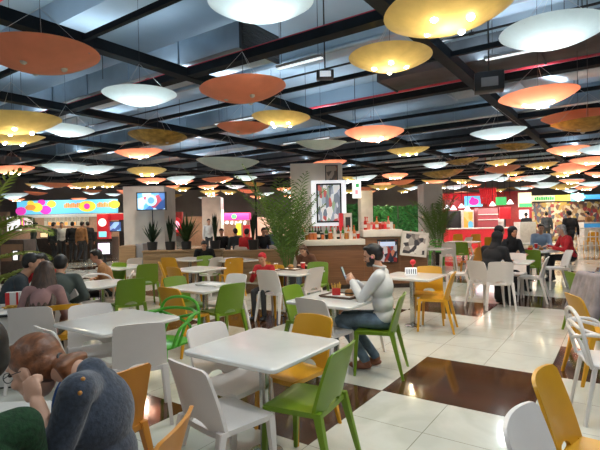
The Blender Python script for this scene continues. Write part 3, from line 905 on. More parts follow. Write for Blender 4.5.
def hand(prims, wrist, dirv, up, side, curl, k=1.0, fist=False):
    """palm with four fingers and a thumb; dirv along the forearm, up = back of the hand"""
    d = Vector(dirv).normalized(); up = (Vector(up) - d * Vector(up).dot(d)).normalized(); sd = d.cross(up) * side
    w = Vector(wrist)
    rot = Matrix((sd, d, up)).transposed()
    prims.append(('e', w + d * .048 * k, (.040 * k, .052 * k, .016 * k), rot))
    for i, ln in enumerate((.070, .078, .073, .058)):
        off = (-.028 + .0187 * i) * k
        p = w + d * .088 * k + sd * off
        a = curl; r = .0088 * k
        for j, f in enumerate((.45, .32, .23)):
            a += (0 if j == 0 else curl * .9)
            dv = d * math.cos(a) - up * math.sin(a)
            q = p + dv * ln * f * k
            prims.append(('c', p, r, q, r * .9)); p = q; r *= .9
    t = w + d * .025 * k - sd * .032 * k
    t1 = t + (d * .6 - sd * .6 - up * .35).normalized() * .034 * k
    t2 = t1 + (d * .9 - sd * .05 - up * (.3 + .3 * curl)).normalized() * .030 * k
    prims.append(('c', t, .012 * k, t1, .0105 * k)); prims.append(('c', t1, .0105 * k, t2, .0088 * k))
def person(label, x, y, az, seat=True, lean=8., turn=0., nod=10., htilt=0., k=1.0, skin=None, top=None, bottom=None, shoe=None,
           hair=None, hairstyle='short', beard=False, hl=None, hr=None, pole_l=(-.5, -.5, -.8), pole_r=(.5, -.5, -.8), elb_l=None, elb_r=None,
           sleeve=1.0, sleeve_l=None, sleeve_r=None, legs=((-.02, .42), (.02, .42)), feet=None, voxel=.014, robe=False, hood=None, curl=(.5, .5),
           z0=0., width=1.0, face=True, walk=0., hips=.585, head_off=None, cloth_smooth=3, sh_back=0., head_k=1., group=None, hup=((0, 0, 1), (0, 0, 1))):
    skin = skin or SKIN; top = top or DARKG; bottom = bottom or DARKG; shoe = shoe or BLACK
    t = thing('person', label, 'person', (x, y, z0), -R(az), group)
    hip = Vector((0, 0, hips if seat else .93)); l = R(lean)
    sp = Vector((0, math.sin(l), math.cos(l))); fw = Vector((0, math.cos(l), -math.sin(l)))
    RT = Matrix.Rotation(-l, 3, 'X')
    waist = hip + sp * .16; chest = hip + sp * .33; neckb = hip + sp * .50
    W = .178 * width
    shl = hip + sp * .455 + Vector((-W, 0, 0)); shr = hip + sp * .455 + Vector((W, 0, 0))
    RH = Matrix.Rotation(R(turn), 3, 'Z') @ Matrix.Rotation(R(htilt), 3, 'Y') @ Matrix.Rotation(-R(nod), 3, 'X')
    RH = RH * head_k
    nk = neckb + sp * .05 + fw * .015
    hc = nk + (RH @ Vector((0, .022, .125)) if head_off is None else Vector(head_off))
    def Hh(a, b, c): return hc + RH @ Vector((a, b, c))
    shl.y -= sh_back; shl.z += sh_back * .7; shr.y += sh_back * 1.2; shr.z -= sh_back * 1.3
    # default hands
    if hl is None: hl = (-.14, .32, .62) if seat else (-.24 * width, .03 + walk * .2, .80)
    if hr is None: hr = (.14, .32, .62) if seat else (.24 * width, .03 - walk * .2, .80)
    if elb_l is None: el, wl = ik(shl, hl, .285, .255, pole_l)
    else: el, wl = Vector(elb_l), Vector(hl)
    if elb_r is None: er, wr = ik(shr, hr, .285, .255, pole_r)
    else: er, wr = Vector(elb_r), Vector(hr)
    hpl = hip + Vector((-.088, .02, -.02)); hpr = hip + Vector((.088, .02, -.02))
    if seat:
        knl = hpl + Vector((legs[0][0], legs[0][1], .0)); knr = hpr + Vector((legs[1][0], legs[1][1], .0))
        f = feet or ((knl.x, knl.y - .02), (knr.x, knr.y - .02))
        anl = Vector((f[0][0], f[0][1], .085)); anr = Vector((f[1][0], f[1][1], .085))
    else:
        anl = Vector((-.10, walk * .28 - .02, .085 + (.05 if walk < 0 else 0))); anr = Vector((.10, -walk * .28 - .02, .085 + (.05 if walk > 0 else 0)))
        knl, _ = ik(hpl, anl, .43, .42, (0, 1, 0)); knr, _ = ik(hpr, anr, .43, .42, (0, 1, 0))
    # ---- body, one continuous surface
    B = []
    B += [('e', hip, (.150, .105, .115), RT), ('e', waist, (.128 * width, .092, .13), RT), ('e', chest, (.150 * width, .104, .16), RT)]
    B += [('c', shl, .044, shr, .044), ('c', neckb - sp * .03, .056, nk + (RH @ Vector((0, .012, .05)) if head_off is None else Vector(head_off) * .5 + Vector((0, 0, -.02))), .051)]
    for a, b, c in ((shl, el, wl), (shr, er, wr)):
        B += [('c', a, .046, b, .036), ('c', b, .036, c, .0255)]
    for a, b, c in ((hpl, knl, anl), (hpr, knr, anr)):
        B += [('c', a, .075, b, .050), ('c', b, .050, c, .034)]
        B += [('e', c + Vector((0, .05, -.045)), (.036, .105, .032), Matrix.Identity(3))]
    # head
    B += [('e', Hh(0, -.008, .022), (.074, .094, .092), RH), ('e', Hh(0, .018, -.045), (.058, .070, .068), RH), ('e', Hh(0, .062, -.088), (.026, .024, .020), RH)]
    B += [('c', Hh(0, .082, .012), .009, Hh(0, .101, -.028), .0135), ('e', Hh(0, .074, .030), (.050, .018, .012), RH)]
    B += [('e', Hh(.040, .055, -.030), (.024, .026, .022), RH), ('e', Hh(-.040, .055, -.030), (.024, .026, .022), RH)]
    B += [('e', Hh(.074, -.012, -.012), (.010, .020, .032), RH), ('e', Hh(-.074, -.012, -.012), (.010, .020, .032), RH)]
    hand(B, wl, wl - el, hup[0], 1, curl[0], 1.0); hand(B, wr, wr - er, hup[1], -1, curl[1], 1.0)
    link('body', remesh(B, voxel, 3 if voxel < .01 else 2), t, skin)
    # ---- clothes
    g = .013
    T = [('e', hip + sp * .01, (.170, .127, .115), RT), ('e', waist, (.142 * width + g, .104 + g * .6, .14), RT), ('e', chest, (.158 * width + g, .112 + g, .168), RT),
         ('c', shl, .052 + g, shr, .052 + g), ('c', neckb - sp * .06, .085, neckb - sp * .005, .062)]
    for a, b, c, s_ in ((shl, el, wl, sleeve if sleeve_l is None else sleeve_l), (shr, er, wr, sleeve if sleeve_r is None else sleeve_r)):
        T += [('c', a, .052 + g, b, .043 + g * .8)]
        if s_ > .02: T += [('c', b, .043 + g * .8, b.lerp(c, s_ * .97), .043 + g * .8 - .013 * s_)]
    link('jacket' if robe or hood else 'shirt', remesh(T, voxel * 1.05, cloth_smooth), t, top)
    Q = [('e', hip, (.166, .122, .128), RT)]
    for a, b, c in ((hpl, knl, anl), (hpr, knr, anr)):
        Q += [('c', a, .086, b, .062), ('c', b, .062, c + Vector((0, 0, .02)), .050)]
    if robe:
        for q in range(5):
            s_ = q / 4; Q += [('c', hpl.lerp(hpr, s_), .09, knl.lerp(knr, s_), .075), ('c', knl.lerp(knr, s_), .075, anl.lerp(anr, s_) + Vector((0, 0, .02)), .075)]
    link('skirt' if robe else 'trousers', remesh(Q, voxel * 1.05, 3), t, bottom)
    for c in (anl, anr):
        bm = NB(); ball(bm, c + Vector((0, .055, -.043)), 1, 3, (.045, .125, .042)); ball(bm, c + Vector((0, -.01, -.01)), .046, 2)
        for v in bm.verts: v.co.z = max(v.co.z, c.z - .083)
        obj('shoe', bm, shoe, t)
    # ---- hair, face
    if hair:
        hv = max(.006, voxel * .8)
        Hs = [('e', Hh(0, -.022, .034), (.083, .094, .092), RH), ('e', Hh(0, -.045, -.005), (.078, .066, .075), RH), ('e', Hh(0, .035, .088), (.060, .048, .026), RH)]
        if hairstyle == 'pony':
            Hs = [('e', Hh(0, -.016, .036), (.080, .094, .086), RH), ('e', Hh(0, -.045, -.004), (.074, .066, .070), RH), ('e', Hh(0, .045, .080), (.058, .045, .030), RH)]
            for i in range(11):
                a = i / 10 - .5; b0 = Hh(a * .05, -.10, -.02); b1 = b0 + Vector((a * .07, -.050, .012 - .02 * abs(a))); b2 = b1 + Vector((a * -.03, -.020, -.070 - .012 * (i % 3)))
                Hs += [('c', b0, .019, b1, .024), ('c', b1, .024, b2, .014)]
        if hairstyle == 'long':
            for i in range(11):
                a = -1 + 2 * i / 10
                p0 = Hh(a * .07, -.05 - .03 * (1 - a * a), .02); p1 = Vector((a * .115, p0.y - .075 + .03 * abs(a), neckb.z - .01)); p2 = Vector((a * .15, hip.y - .175 + .03 * abs(a) + sp.y * .25, hip.z + .16 + .05 * (i % 2)))
                Hs += [('c', p0, .030, p1, .028), ('c', p1, .028, p2, .012)]
        if hairstyle == 'bob':
            for i in range(9):
                a = -1 + 2 * i / 8
                p0 = Hh(a * .075, -.03 - .04 * (1 - a * a), .01); p1 = Hh(a * .088, -.03 - .05 * (1 - a * a), -.13)
                Hs += [('c', p0, .028, p1, .022)]
        link('hair', remesh(Hs, hv, 2), t, hair)
        if beard:
            link('beard', remesh([('e', Hh(0, .030, -.075), (.056, .064, .048), RH), ('e', Hh(0, .070, -.085), (.032, .030, .030), RH), ('e', Hh(0, .086, -.044), (.026, .014, .008), RH), ('e', Hh(.052, .015, -.04), (.018, .03, .045), RH), ('e', Hh(-.052, .015, -.04), (.018, .03, .045), RH)], max(.006, voxel * .7), 1), t, hair)
    if hood:
        Hd = [('e', Hh(0, -.024, .030), (.098, .106, .104), RH), ('e', Hh(0, -.03, -.05), (.090, .085, .085), RH), ('c', Hh(0, -.02, -.10), .085, neckb - sp * .06, .115)]
        link('head_scarf', remesh(Hd, max(.008, voxel), 2), t, hood)
    if face:
        for s_ in (-1, 1):
            bm = NB(); ball(bm, Hh(s_ * .031, .078, .010), .0115, 2, (1.2, .6, .7), RH); obj('eye', bm, EYEM, t)
        bm = NB(); ball(bm, Hh(0, .083, -.056), .02, 2, (1.1, .45, .38), RH); obj('lips', bm, LIPM, t)
    t['_hc'] = 0; del t['_hc']
    return t, dict(hc=hc, RH=RH, wl=wl, wr=wr, el=el, er=er, hip=hip, nk=nk, sp=sp)
def to_local(t, p):
    a = t.rotation_euler[2]; d = Vector(p) - Vector(t.location)
    return Matrix.Rotation(-a, 3, 'Z') @ d

# ---- the woman asleep over her table, close by
KNIT = mat('blue_grey_knit', (.036, .046, .068), .9, noise=.35, scale=60, bump=.4, sheen=.3)
WX, WY = -.76, 1.80
class _F: pass
def loc_of(px, py, Y, x, y, az):
    p = AY(px, py, Y) - Vector((x, y, 0)); return Matrix.Rotation(R(az), 3, 'Z') @ p
AZW = -82
el_w = loc_of(56, 455, 1.60, WX, WY, AZW); ha_w = loc_of(37, 402, 1.655, WX, WY, AZW)
wt, J = person('woman in blue-grey sweater with auburn ponytail, head propped on her fist', WX, WY, AZW, lean=9, nod=24, hips=.525, head_off=(0, .218, -.035), cloth_smooth=16, sh_back=.05, head_k=1.10, turn=0, htilt=0, skin=SKIN2, top=KNIT, bottom=mat('dark_jeans', (.03, .04, .07), .8),
    hair=HAIRA, hairstyle='pony', hl=ha_w, elb_l=el_w, hr=(.10, .36, .76), pole_r=(.1, .2, -1), sleeve=.95, sleeve_l=.30, voxel=.0065, curl=(1.75, .5), width=.98, hup=((-1, .1, 0), (0, 0, 1)))
hc, RH = J['hc'], J['RH']
bm = NB()
for s_ in (-1, 1):
    tube(bm, [hc + RH @ Vector((s_ * .034 + .024 * math.cos(a), .092 - .004 * abs(math.cos(a)), .004 + .018 * math.sin(a))) for a in [2 * PI * i / 16 for i in range(16)]], .0018, 6, True)
    tube(bm, [hc + RH @ Vector((s_ * .058, .086, .008)), hc + RH @ Vector((s_ * .076, .05, .010)), hc + RH @ Vector((s_ * .082, -.01, .006))], .0018, 6)
tube(bm, [hc + RH @ Vector((-.010, .094, .008)), hc + RH @ Vector((.010, .094, .008))], .0018, 6)
obj('glasses', bm, BLACK, wt)
bm = NB(); tube(bm, [hc + RH @ Vector((.026 * math.cos(a), -.108 + .006 * math.cos(a), -.018 + .024 * math.sin(a))) for a in [2 * PI * i / 14 for i in range(14)]], .005, 6, True); obj('hair_tie', bm, BLACK, wt)
bm = NB(); ball(bm, J['hip'] + J['sp'] * .36 + Vector((0, .125, 0)), 1, 3, (.09, .035, .12)); obj('shirt_front', bm, mat('denim_blue', (.035, .10, .30), .8, noise=.2), wt)
bpy.context.view_layer.update()
shirt = [c for c in wt.children if c.name.startswith('shirt')][0]
inv = shirt.matrix_world.inverted()
for px, py in ((83, 379), (80, 393)):
    o_ = inv @ Vector((0, 0, CAM_H)); d_ = (inv.to_3x3() @ ray(px, py)).normalized()
    ok, hp, hn, _ = shirt.ray_cast(o_, d_)
    if ok:
        bm = NB(); ball(bm, hp, .008, 2); obj('button', bm, ORANGE, wt)
# orange-brown chair behind her
chair_at('shell', 'orange', WX - .02, WY + .02, AZW - 2, 'orange brown chair the woman in the blue-grey sweater sits on')
QUEUE.clear(); chair('shell', 'orange', 126, 371, -58, 'orange brown chair with its back showing behind the woman in the sweater'); settle()
# person opposite, mostly out of the view
GKNIT = mat('dark_green_knit', (.008, .040, .012), .95, noise=.4, scale=70, bump=.5)
gt, J2 = person('person in dark green sweater with black hair, cut by the corner of the view', -.985, 1.29, -58, lean=2, nod=8, head_off=(.05, -.03, .165), top=GKNIT, bottom=DARKG, hair=HAIRB, voxel=.008, width=1.04, hips=.505, hl=(-.2, .36, .77), hr=(.2, .36, .77), cloth_smooth=8)
table_at(-1.46, 1.85, 0, 'white table under the elbow of the woman in blue-grey')
chair_at('shell', 'white', -.985, 1.29, -58, 'white chair under the person in dark green')

# ---- the man in the white shirt
SHIRTW = mat('white_shirt_cloth', (.62, .61, .60), .8, noise=.05, scale=5, bump=.15)
JEANS = mat('blue_jeans', (.115, .165, .22), .85, noise=.3, scale=12)
pc = P(397, 293, .822); f = Vector((math.sin(R(-64)), math.cos(R(-64)), 0)); mx, my = pc.x + f.x * .31, pc.y + f.y * .31
AZM = -72
mt, J = person('man in white shirt and jeans holding up a phone', mx + .165, my - f.y * .04, AZM, lean=4, nod=16, turn=0, skin=SKIN, top=SHIRTW, bottom=JEANS, shoe=mat('tan_leather', (.22, .075, .035), .5),
    hair=HAIRB, beard=True, hl=(-.045, .33, .935), hr=(.05, .32, .91), pole_l=(-.35, .1, -1), pole_r=(.35, .1, -1), sleeve=.92, voxel=.0075, curl=(.75, .75), legs=((-.03, .43), (.03, .42)), feet=((-.06, .20), (.10, .12)), width=1.12, hips=.545, cloth_smooth=9, hup=((-1, 0, .2), (1, 0, .2)))
hc, RH = J['hc'], J['RH']
bm = NB(); ball(bm, hc + RH @ Vector((-.083, .0, -.02)), .013, 2); obj('earphone', bm, mat('pink_earphone', (.75, .22, .28), .4), mt)
bm = NB(); tube(bm, [J['nk'] + Vector((.072 * math.cos(a), .068 * math.sin(a) - .01, .012 * math.sin(a) + .0)) for a in [2 * PI * i / 18 for i in range(18)]], .010, 8, True); obj('collar', bm, SHIRTW, mt)
ph = mt.matrix_basis @ ((J['wl'] + J['wr']) / 2 + Vector((0, .105, .085)))
pt = thing('smartphone', 'black smartphone in the raised hands of the man in white', 'phone', ph, -R(AZM))
RX = Matrix.Rotation(R(-20), 3, 'X')
bm = NB(); box(bm, (-.037, -.0045, -.076), (.037, .0045, .076), .004, RX); obj('case', bm, BLACK, pt)
bm = NB(); box(bm, (-.033, -.0058, -.070), (.033, -.0042, .070), 0, RX); obj('screen', bm, mat('phone_screen', (.05, .07, .1), .1, emit=(.3, .4, .5), es=.5), pt)

# ---- people on the other side
MAUVE = mat('mauve_blouse', (.30, .165, .155), .8, noise=.15)
GIRL = dict( lean=14, nod=22, scale=.952, skin=SKIN2, top=MAUVE, bottom=DARKG, hair=HAIRBR, hairstyle='long', voxel=.010, hips=.52, width=.82)
GREYS = mat('charcoal_sweater', (.035, .045, .052), .9, noise=.2)
OLIVE = mat('grey_green_jacket', (.055, .068, .058), .9, noise=.2)
TAN = mat('tan_jacket', (.36, .17, .065), .85, noise=.2)
NAVY = mat('black_cloth', (.009, .010, .013), .9, noise=.3)
REDC = mat('red_jacket', (.50, .016, .022), .8, noise=.15)
def sit(label, px, py, headz, az, chairc=None, chairl=None, **kw):
    """seat a person so that the head shows at the photo point"""
    sc = kw.pop('scale', 1)
    t, J = person(label, 0, 5, az, **kw); J['hc'] = J['hc'] * sc; t.scale = (sc, sc, sc)
    p = P(px, py, J['hc'].z)
    h = Matrix.Rotation(-R(az), 3, 'Z') @ J['hc']; t.location = (p.x - h.x, p.y - h.y, 0)
    if chairc:
        fx = Vector((math.sin(R(az)), math.cos(R(az)), 0)) * .02
        chair_at('shell', chairc, t.location.x - fx.x, t.location.y - fx.y, az, chairl)
    return t
sit('girl in mauve blouse with very long brown hair, seen from behind', 46, 272, 0, -12, 'white', 'white chair under the long haired girl', **GIRL)
sit('man in charcoal sweater leaning over the table beside the long haired girl', 32, 263, 1.16, 62, 'white', 'white chair under the man in charcoal', lean=34, nod=15, top=GREYS, hair=HAIRB, voxel=.013, width=1.1, hl=(-.15, .5, .78), hr=(.15, .5, .78))
sit('man in grey-green jacket with his back to the view, behind the long haired girl', 61, 264, 1.14, -14, 'white', 'white chair under the man in grey-green', lean=42, nod=14, top=OLIVE, hair=HAIRB, voxel=.013, width=1.12, face=False)
sit('person in red top facing the view between two men', 41, 262, 1.13, 165, 'white', 'white chair under the person in red between two men', lean=44, nod=12, top=REDC, hair=HAIRB, hairstyle='bob', voxel=.014)
sit('man in tan jacket sitting with folded arms', 96, 256, 1.17, -110, 'white', 'white chair under the man in the tan jacket', scale=.9, lean=20, nod=14, top=TAN, bottom=NAVY, hair=HAIRB, voxel=.014, hl=(.10, .24, .80), hr=(-.10, .26, .82), width=1.1)
sit('man in black sitting by the low partition, head bowed', 204, 245, 1.13, 170, None, None, scale=.9, lean=34, nod=30, top=NAVY, hair=HAIRB, voxel=.016, width=1.15, hl=(-.12, .38, .78), hr=(.12, .38, .78))
sit('child in red jacket and cap at the palm table', 262, 258.5, 1.10, -160, 'yellow', 'yellow chair under the child in red', lean=16, nod=20, top=REDC, hair=mat('red_cap_cloth', (.42, .012, .02), .8), voxel=.015, hl=(-.12, .4, .92), hr=(.12, .4, .92), width=.95, scale=.80)
sit('person with long brown hair by the corner of the bar', 303, 250, 1.15, -150, None, None, scale=.88, width=.85, lean=34, nod=34, skin=SKIN2, top=mat('brown_jumper', (.14, .06, .035), .9), bottom=JEANS, hair=HAIRBR, hairstyle='bob', voxel=.015, hl=(-.12, .4, .77), hr=(.12, .4, .77))
# right side group
sit('woman in black robe and head scarf leaning over the food', 498, 238, 1.16, 62, 'white', 'white chair under the woman in black robe', lean=26, nod=10, top=NAVY, bottom=NAVY, hood=NAVY, robe=True, voxel=.015, width=1.2, hl=(-.1, .46, .78), hr=(.12, .46, .78))
sit('woman in black with a green scarf at the back of the food table', 500, 231, 1.20, 110, None, None, lean=10, nod=8, top=mat('deep_green_scarf', (.02, .12, .06), .9), bottom=NAVY, hood=NAVY, robe=True, voxel=.016, hl=(-.1, .44, .78), hr=(.12, .44, .78))
sit('woman in dark head scarf facing the view at the food table', 513, 232, 1.17, 170, None, None, lean=14, nod=8, top=NAVY, bottom=NAVY, hood=NAVY, robe=True, voxel=.016, hl=(-.1, .44, .78), hr=(.12, .44, .78))
sit('young person with dark hair at the far end of the food table', 541, 228, 1.15, -160, None, None, lean=14, nod=10, top=mat('blue_white_top', (.22, .30, .42), .9), hair=HAIRB, voxel=.016, hl=(-.1, .44, .78), hr=(.12, .44, .78))
sit('woman with grey hair in a red jacket eating at the table', 561, 229.5, 1.25, -82, None, None, lean=15, nod=14, skin=SKIN2, top=REDC, bottom=NAVY, hair=HAIRG, hairstyle='bob', voxel=.012, width=1.15, hl=(-.14, .44, .80), hr=(.14, .46, .82), feet=((-.08, .50), (.12, .36)))
p = P(571, 258.5, 0)
person('man in a long black coat walking away beyond the woman in red', p.x, p.y, -12, seat=False, k=1, lean=3, nod=6, top=NAVY, bottom=NAVY, hair=HAIRB, voxel=.016, width=1.25, walk=.35, robe=False, face=False)
p = P(580, 258, 0)
person('person in black beside the man in the long coat', p.x + .1, p.y + .7, -20, seat=False, lean=4, nod=8, top=NAVY, bottom=NAVY, hair=HAIRB, voxel=.018, walk=-.3, face=False)
p = AY(208.5, 222, 20)
person('man in a white shirt standing far off beyond the partition', p.x, 20, 160, seat=False, lean=2, nod=4, top=SHIRTW, bottom=DARKG, hair=HAIRB, voxel=.018, walk=0.1)
# diners and shoppers farther back
far = [(222, 239, 15.5, 'dark jacket', NAVY, 175), (237, 238, 15, 'grey jacket', GREYS, -30), (245, 241, 14, 'red top', REDC, 20), (262, 240, 15.2, 'black jacket', NAVY, 150), (269, 238, 16.5, 'blue jacket', mat('slate_blue', (.06, .10, .18), .9), -150), (279, 241, 14.5, 'charcoal sweater', GREYS, 30)]
for px, py, Y, d, m, az in far:
    q = AY(px, py, Y)
    t, J = person('seated diner in a %s behind the low partition, %s' % (d, {222: 'next to the dark cypress', 237: 'with back turned', 245: 'before the red boards', 262: 'beside the second cypress', 269: 'under the palm tips', 279: 'next to the tall palm'}[px]), q.x, Y, az, lean=10, top=m, hair=HAIRB, voxel=.02, group='diners behind the partition')
    chair_at('shell', 'white', q.x, Y, az, 'white chair of the diner in %s behind the partition' % d)
shop = [(62, 20, 'white top', SHIRTW, 160, 0), (72, 19.5, 'dark coat', NAVY, -10, .2), (81, 19.3, 'brown jacket', TAN, 10, -.2), (88, 19.8, 'black jacket', NAVY, -30, .1), (52, 19.6, 'grey coat', GREYS, 20, .2), (33, 18.5, 'olive coat', OLIVE, 60, .2)]
for px, Y, d, m, az, wk in shop:
    q = AY(px, 230, Y)
    person('shopper in a %s standing before the lit counter of the blue shop' % d, q.x, Y, az, seat=False, lean=4, top=m, hair=HAIRB, voxel=.02, walk=wk, group='shoppers at the blue shop', face=False)
for px, Y, d, m, az in ((474, 25.4, 'red uniform', REDC, 180), (500, 24.4, 'white uniform', SHIRTW, 170)):
    q = AY(px, 230, Y)
    person('shop worker in a %s behind the red counter' % d, q.x, Y, az, seat=False, top=m, hair=HAIRB, voxel=.02)
for px, Y, d, m, az in ((527, 22, 'dark coat', NAVY, 10), (590, 22.5, 'pale jacket', TAN, -30), (547, 23, 'grey coat', GREYS, 20)):
    q = AY(px, 230, Y)
    person('shopper in a %s far down the hall under the long sign' % d, q.x, Y, az, seat=False, top=m, hair=HAIRB, voxel=.02, walk=.2, face=False)
# ============================================================ SHOPS, BAR, PLANTS, SMALL THINGS
def ext(px0, py0, px1, py1, Y):
    cx, cy = (px0 + px1) / 2, (py0 + py1) / 2
    a = AY(px0, cy, Y); b = AY(px1, cy, Y); c = AY(cx, py0, Y); d = AY(cx, py1, Y)
    return a.x, b.x, d.z, c.z
def upright(name, label, cat, px0, py0, px1, py1, Y, d, m, part='panel', group=None, frame=None, fm=None, to_floor=False, bev=.004):
    """a box-like thing standing upright with its front at depth Y"""
    x0, x1, z0, z1 = ext(px0, py0, px1, py1, Y)
    if to_floor: z0 = 0
    t = thing(name, label, cat, ((x0 + x1) / 2, Y, z0), 0, group)
    w = (x1 - x0) / 2; h = z1 - z0
    bm = NB(); box(bm, (-w, 0, 0), (w, d, h), min(bev, d * .3)); obj(part, bm, m, t)
    if frame:
        bm = NB(); f = frame
        for lo, hi in (((-w - f, -.02, -f), (w + f, d * .9, 0)), ((-w - f, -.02, h), (w + f, d * .9, h + f)), ((-w - f, -.02, 0), (-w, d * .9, h)), ((w, -.02, 0), (w + f, d * .9, h))): box(bm, lo, hi)
        obj('frame', bm, fm or BLACK, t)
    return t, w, h
def flat(parent, name, m, x0, z0, x1, z1, y=-.012, d=.012):
    bm = NB(); box(bm, (x0, y, z0), (x1, y + d, z1)); return obj(name, bm, m, parent)
def disc(parent, name, m, cx, cz, r, y=-.02, d=.02, sx=1.0):
    bm = NB(); bmesh.ops.create_cone(bm, cap_ends=True, segments=24, radius1=r, radius2=r, depth=d, matrix=Matrix.Translation((cx, y + d / 2, cz)) @ Matrix.Diagonal((sx, 1, 1, 1)) @ Matrix.Rotation(PI / 2, 4, 'X')); return obj(name, bm, m, parent)
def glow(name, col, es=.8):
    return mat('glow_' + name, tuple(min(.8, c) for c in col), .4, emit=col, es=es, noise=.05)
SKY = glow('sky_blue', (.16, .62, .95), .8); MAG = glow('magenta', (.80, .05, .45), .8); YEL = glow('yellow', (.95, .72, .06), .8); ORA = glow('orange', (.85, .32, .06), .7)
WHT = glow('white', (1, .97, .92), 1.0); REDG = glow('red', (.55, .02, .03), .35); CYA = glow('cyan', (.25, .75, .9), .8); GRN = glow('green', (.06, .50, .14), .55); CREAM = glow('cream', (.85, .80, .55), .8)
PNK = glow('pink', (.95, .35, .40), .8); WARM = glow('warm', (1, .72, .38), 1.0)
TANW = mat('tan_wall', (.42, .26, .17), .7, noise=.15); DARKW = mat('dark_brown_panel', (.045, .028, .02), .6, noise=.3); REDW = mat('red_wall', (.30, .02, .02), .6, noise=.2); GREENW = mat('green_board', (.02, .14, .03), .7, noise=.35, scale=4)
def shop_light(px, py, Y, e, col=(1, .85, .68), sx=3., sy=1.2):
    p = AY(px, py, Y); l = bpy.data.lights.new('shop_light', 'AREA'); l.shape = 'RECTANGLE'; l.size = sx; l.size_y = sy; l.energy = e; l.color = col
    o = bpy.data.objects.new('shop_light', l); COL.objects.link(o); o.location = p
def struct_box(name, px0, py0, px1, py1, Y, d, m, to_floor=False):
    x0, x1, z0, z1 = ext(px0, py0, px1, py1, Y); bm = NB(); box(bm, (x0, Y, 0 if to_floor else z0), (x1, Y + d, z1)); return struct(name, bm, m)
rnd = random.Random(3)
# ---- blue shop
t, w, h = upright('shop_sign', 'long sky blue shop sign with orange lettering and a round badge', 'sign', 17, 200, 116, 213.5, 22, .25, SKY)
for x0, x1 in ((-.05, .28), (.62, .92)):
    n = 9; a = w * x0; b = w * x1; bm = NB()
    for i in range(n):
        q = a + (b - a) * (i + .5) / n; s_ = (b - a) / n * .36
        box(bm, (q - s_, -.03, h * .42), (q + s_, 0, h * (.78 if i % 3 else .70)))
    obj('lettering', bm, ORA, t)
disc(t, 'badge', YEL, w * .42, h * .5, h * .40, -.03, .03, 1.6); disc(t, 'badge_centre', MAG, w * .42, h * .5, h * .22, -.05, .03)
for (x, z, r, m) in ((-.92, .25, .3, MAG), (-.60, .5, .34, YEL), (-.42, .3, .32, MAG), (-.30, .72, .26, YEL), (-.72, .8, .2, YEL), (.97, .6, .3, YEL), (-.50, .85, .22, MAG)):
    disc(t, 'splash', m, w * x, h * z, h * r, -.02 - .004 * abs(x), .02, 1.3)
disc(t, 'badge', ORA, -w * .72, h * .5, h * .22, -.04, .03, 1.8)
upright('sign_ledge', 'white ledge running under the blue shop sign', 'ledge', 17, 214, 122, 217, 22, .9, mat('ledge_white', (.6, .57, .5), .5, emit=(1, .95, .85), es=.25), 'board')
t, w, h = upright('shop_wall', 'warm tan back wall of the lit shop under the blue sign', 'wall panel', 8, 217, 118, 246, 24.5, .15, TANW, to_floor=True)
for i in range(11):
    x = 44 + i * 4.1
    u_, w, h = upright('menu_sign', 'one of the row of pale menu boards over the lit counter', 'menu board', x, 216.5, x + 3.4, 226, 24.40, .08, mat('menu_paper', (.66, .60, .48), .6), group='menu boards')
    if i % 2: flat(u_, 'picture', ORA, -w * .8, h * .1, w * .8, h * .4)
    bm = NB()
    for z in (.55, .66, .77, .88): box(bm, (-w * .8, -.012, h * z), (w * .7, 0, h * z + .015))
    obj('text_lines', bm, DARKG, u_)
shop_light(65, 214, 23.2, 45); shop_light(20, 214, 23, 25, (1, .95, .9)); 
upright('shop_counter', 'dark brown serving counter of the blue shop', 'counter', 30, 238, 112, 250, 21, .8, DARKW, 'body', to_floor=True)
for i, (x, m) in enumerate(((40, WARM), (52, WARM), (65, TANW), (76, WARM), (88, DARKG))):
    t, w, h = upright('display_case', 'display case on the dark counter, %s' % ('nearest the white panel', 'glowing amber second of the row', 'unlit tan one in the middle', 'bright amber one', 'dark one at the end')[i], 'display case', x, 232, x + 9, 238, 21.1, .5, DARKG, 'body')
    flat(t, 'lit_front', m, -w * .85, h * .15, w * .85, h * .85)
upright('shop_sign', 'glowing white pillar panel at the edge of the blue shop', 'panel', 7, 217, 19, 231, 22.2, .2, WHT)  # pillar panel; glow put into its colour for brightness
t, w, h = upright('banner_sign', 'narrow magenta and yellow upright banner beside the white panel', 'banner', 20, 216, 23, 227, 22, .1, MAG); flat(t, 'stripe', YEL, w * .1, 0, w, h)
upright('menu_screen', 'white screen beside the magenta banner', 'screen', 24, 216, 33, 225, 22.4, .1, glow('menu', (.90, .85, .74), .75), frame=.04)
t, w, h = upright('light_box', 'tall red light box with a white round picture, end of the blue shop', 'light box', 97, 214, 108, 239, 20, .35, REDG, 'box'); disc(t, 'round_picture', WHT, 0, h * .66, w * .72); flat(t, 'lower_picture', CYA, -w * .7, h * .08, w * .7, h * .30)
upright('shop_sign', 'red sign beside the light box', 'sign', 109, 213.5, 123, 220, 20.2, .2, REDG)
t, w, h = upright('menu_screen', 'blue menu screen under the red sign', 'screen', 109, 222, 121, 231, 20.2, .1, cells_mat('blue_menu', [(.1, .3, .6), (.3, .5, .8), (.05, .1, .3), (.6, .7, .8)], (3, 1, 4), .8), 'screen', frame=.03)
t, w, h = upright('light_box', 'white and pink screen standing low before the blue shop', 'screen', 98, 243, 110, 254, 15, .12, cells_mat('pink_screen', [(.95, .85, .95), (.9, .6, .85), (1, 1, 1), (.5, .3, .5)], (5, 1, 5), 1.0), 'screen', frame=.04); 
bm = NB(); cone(bm, (0, .06, -t.location.z), .05, (0, .06, 0), .05, 8); box(bm, (-.3, -.15, -t.location.z), (.3, .3, -t.location.z + .03)); obj('stand', bm, BLACK, t)
upright('menu_sign', 'small white lit board low at the far edge of the shop', 'board', 13, 251, 18, 260, 12, .05, WHT, frame=.02)
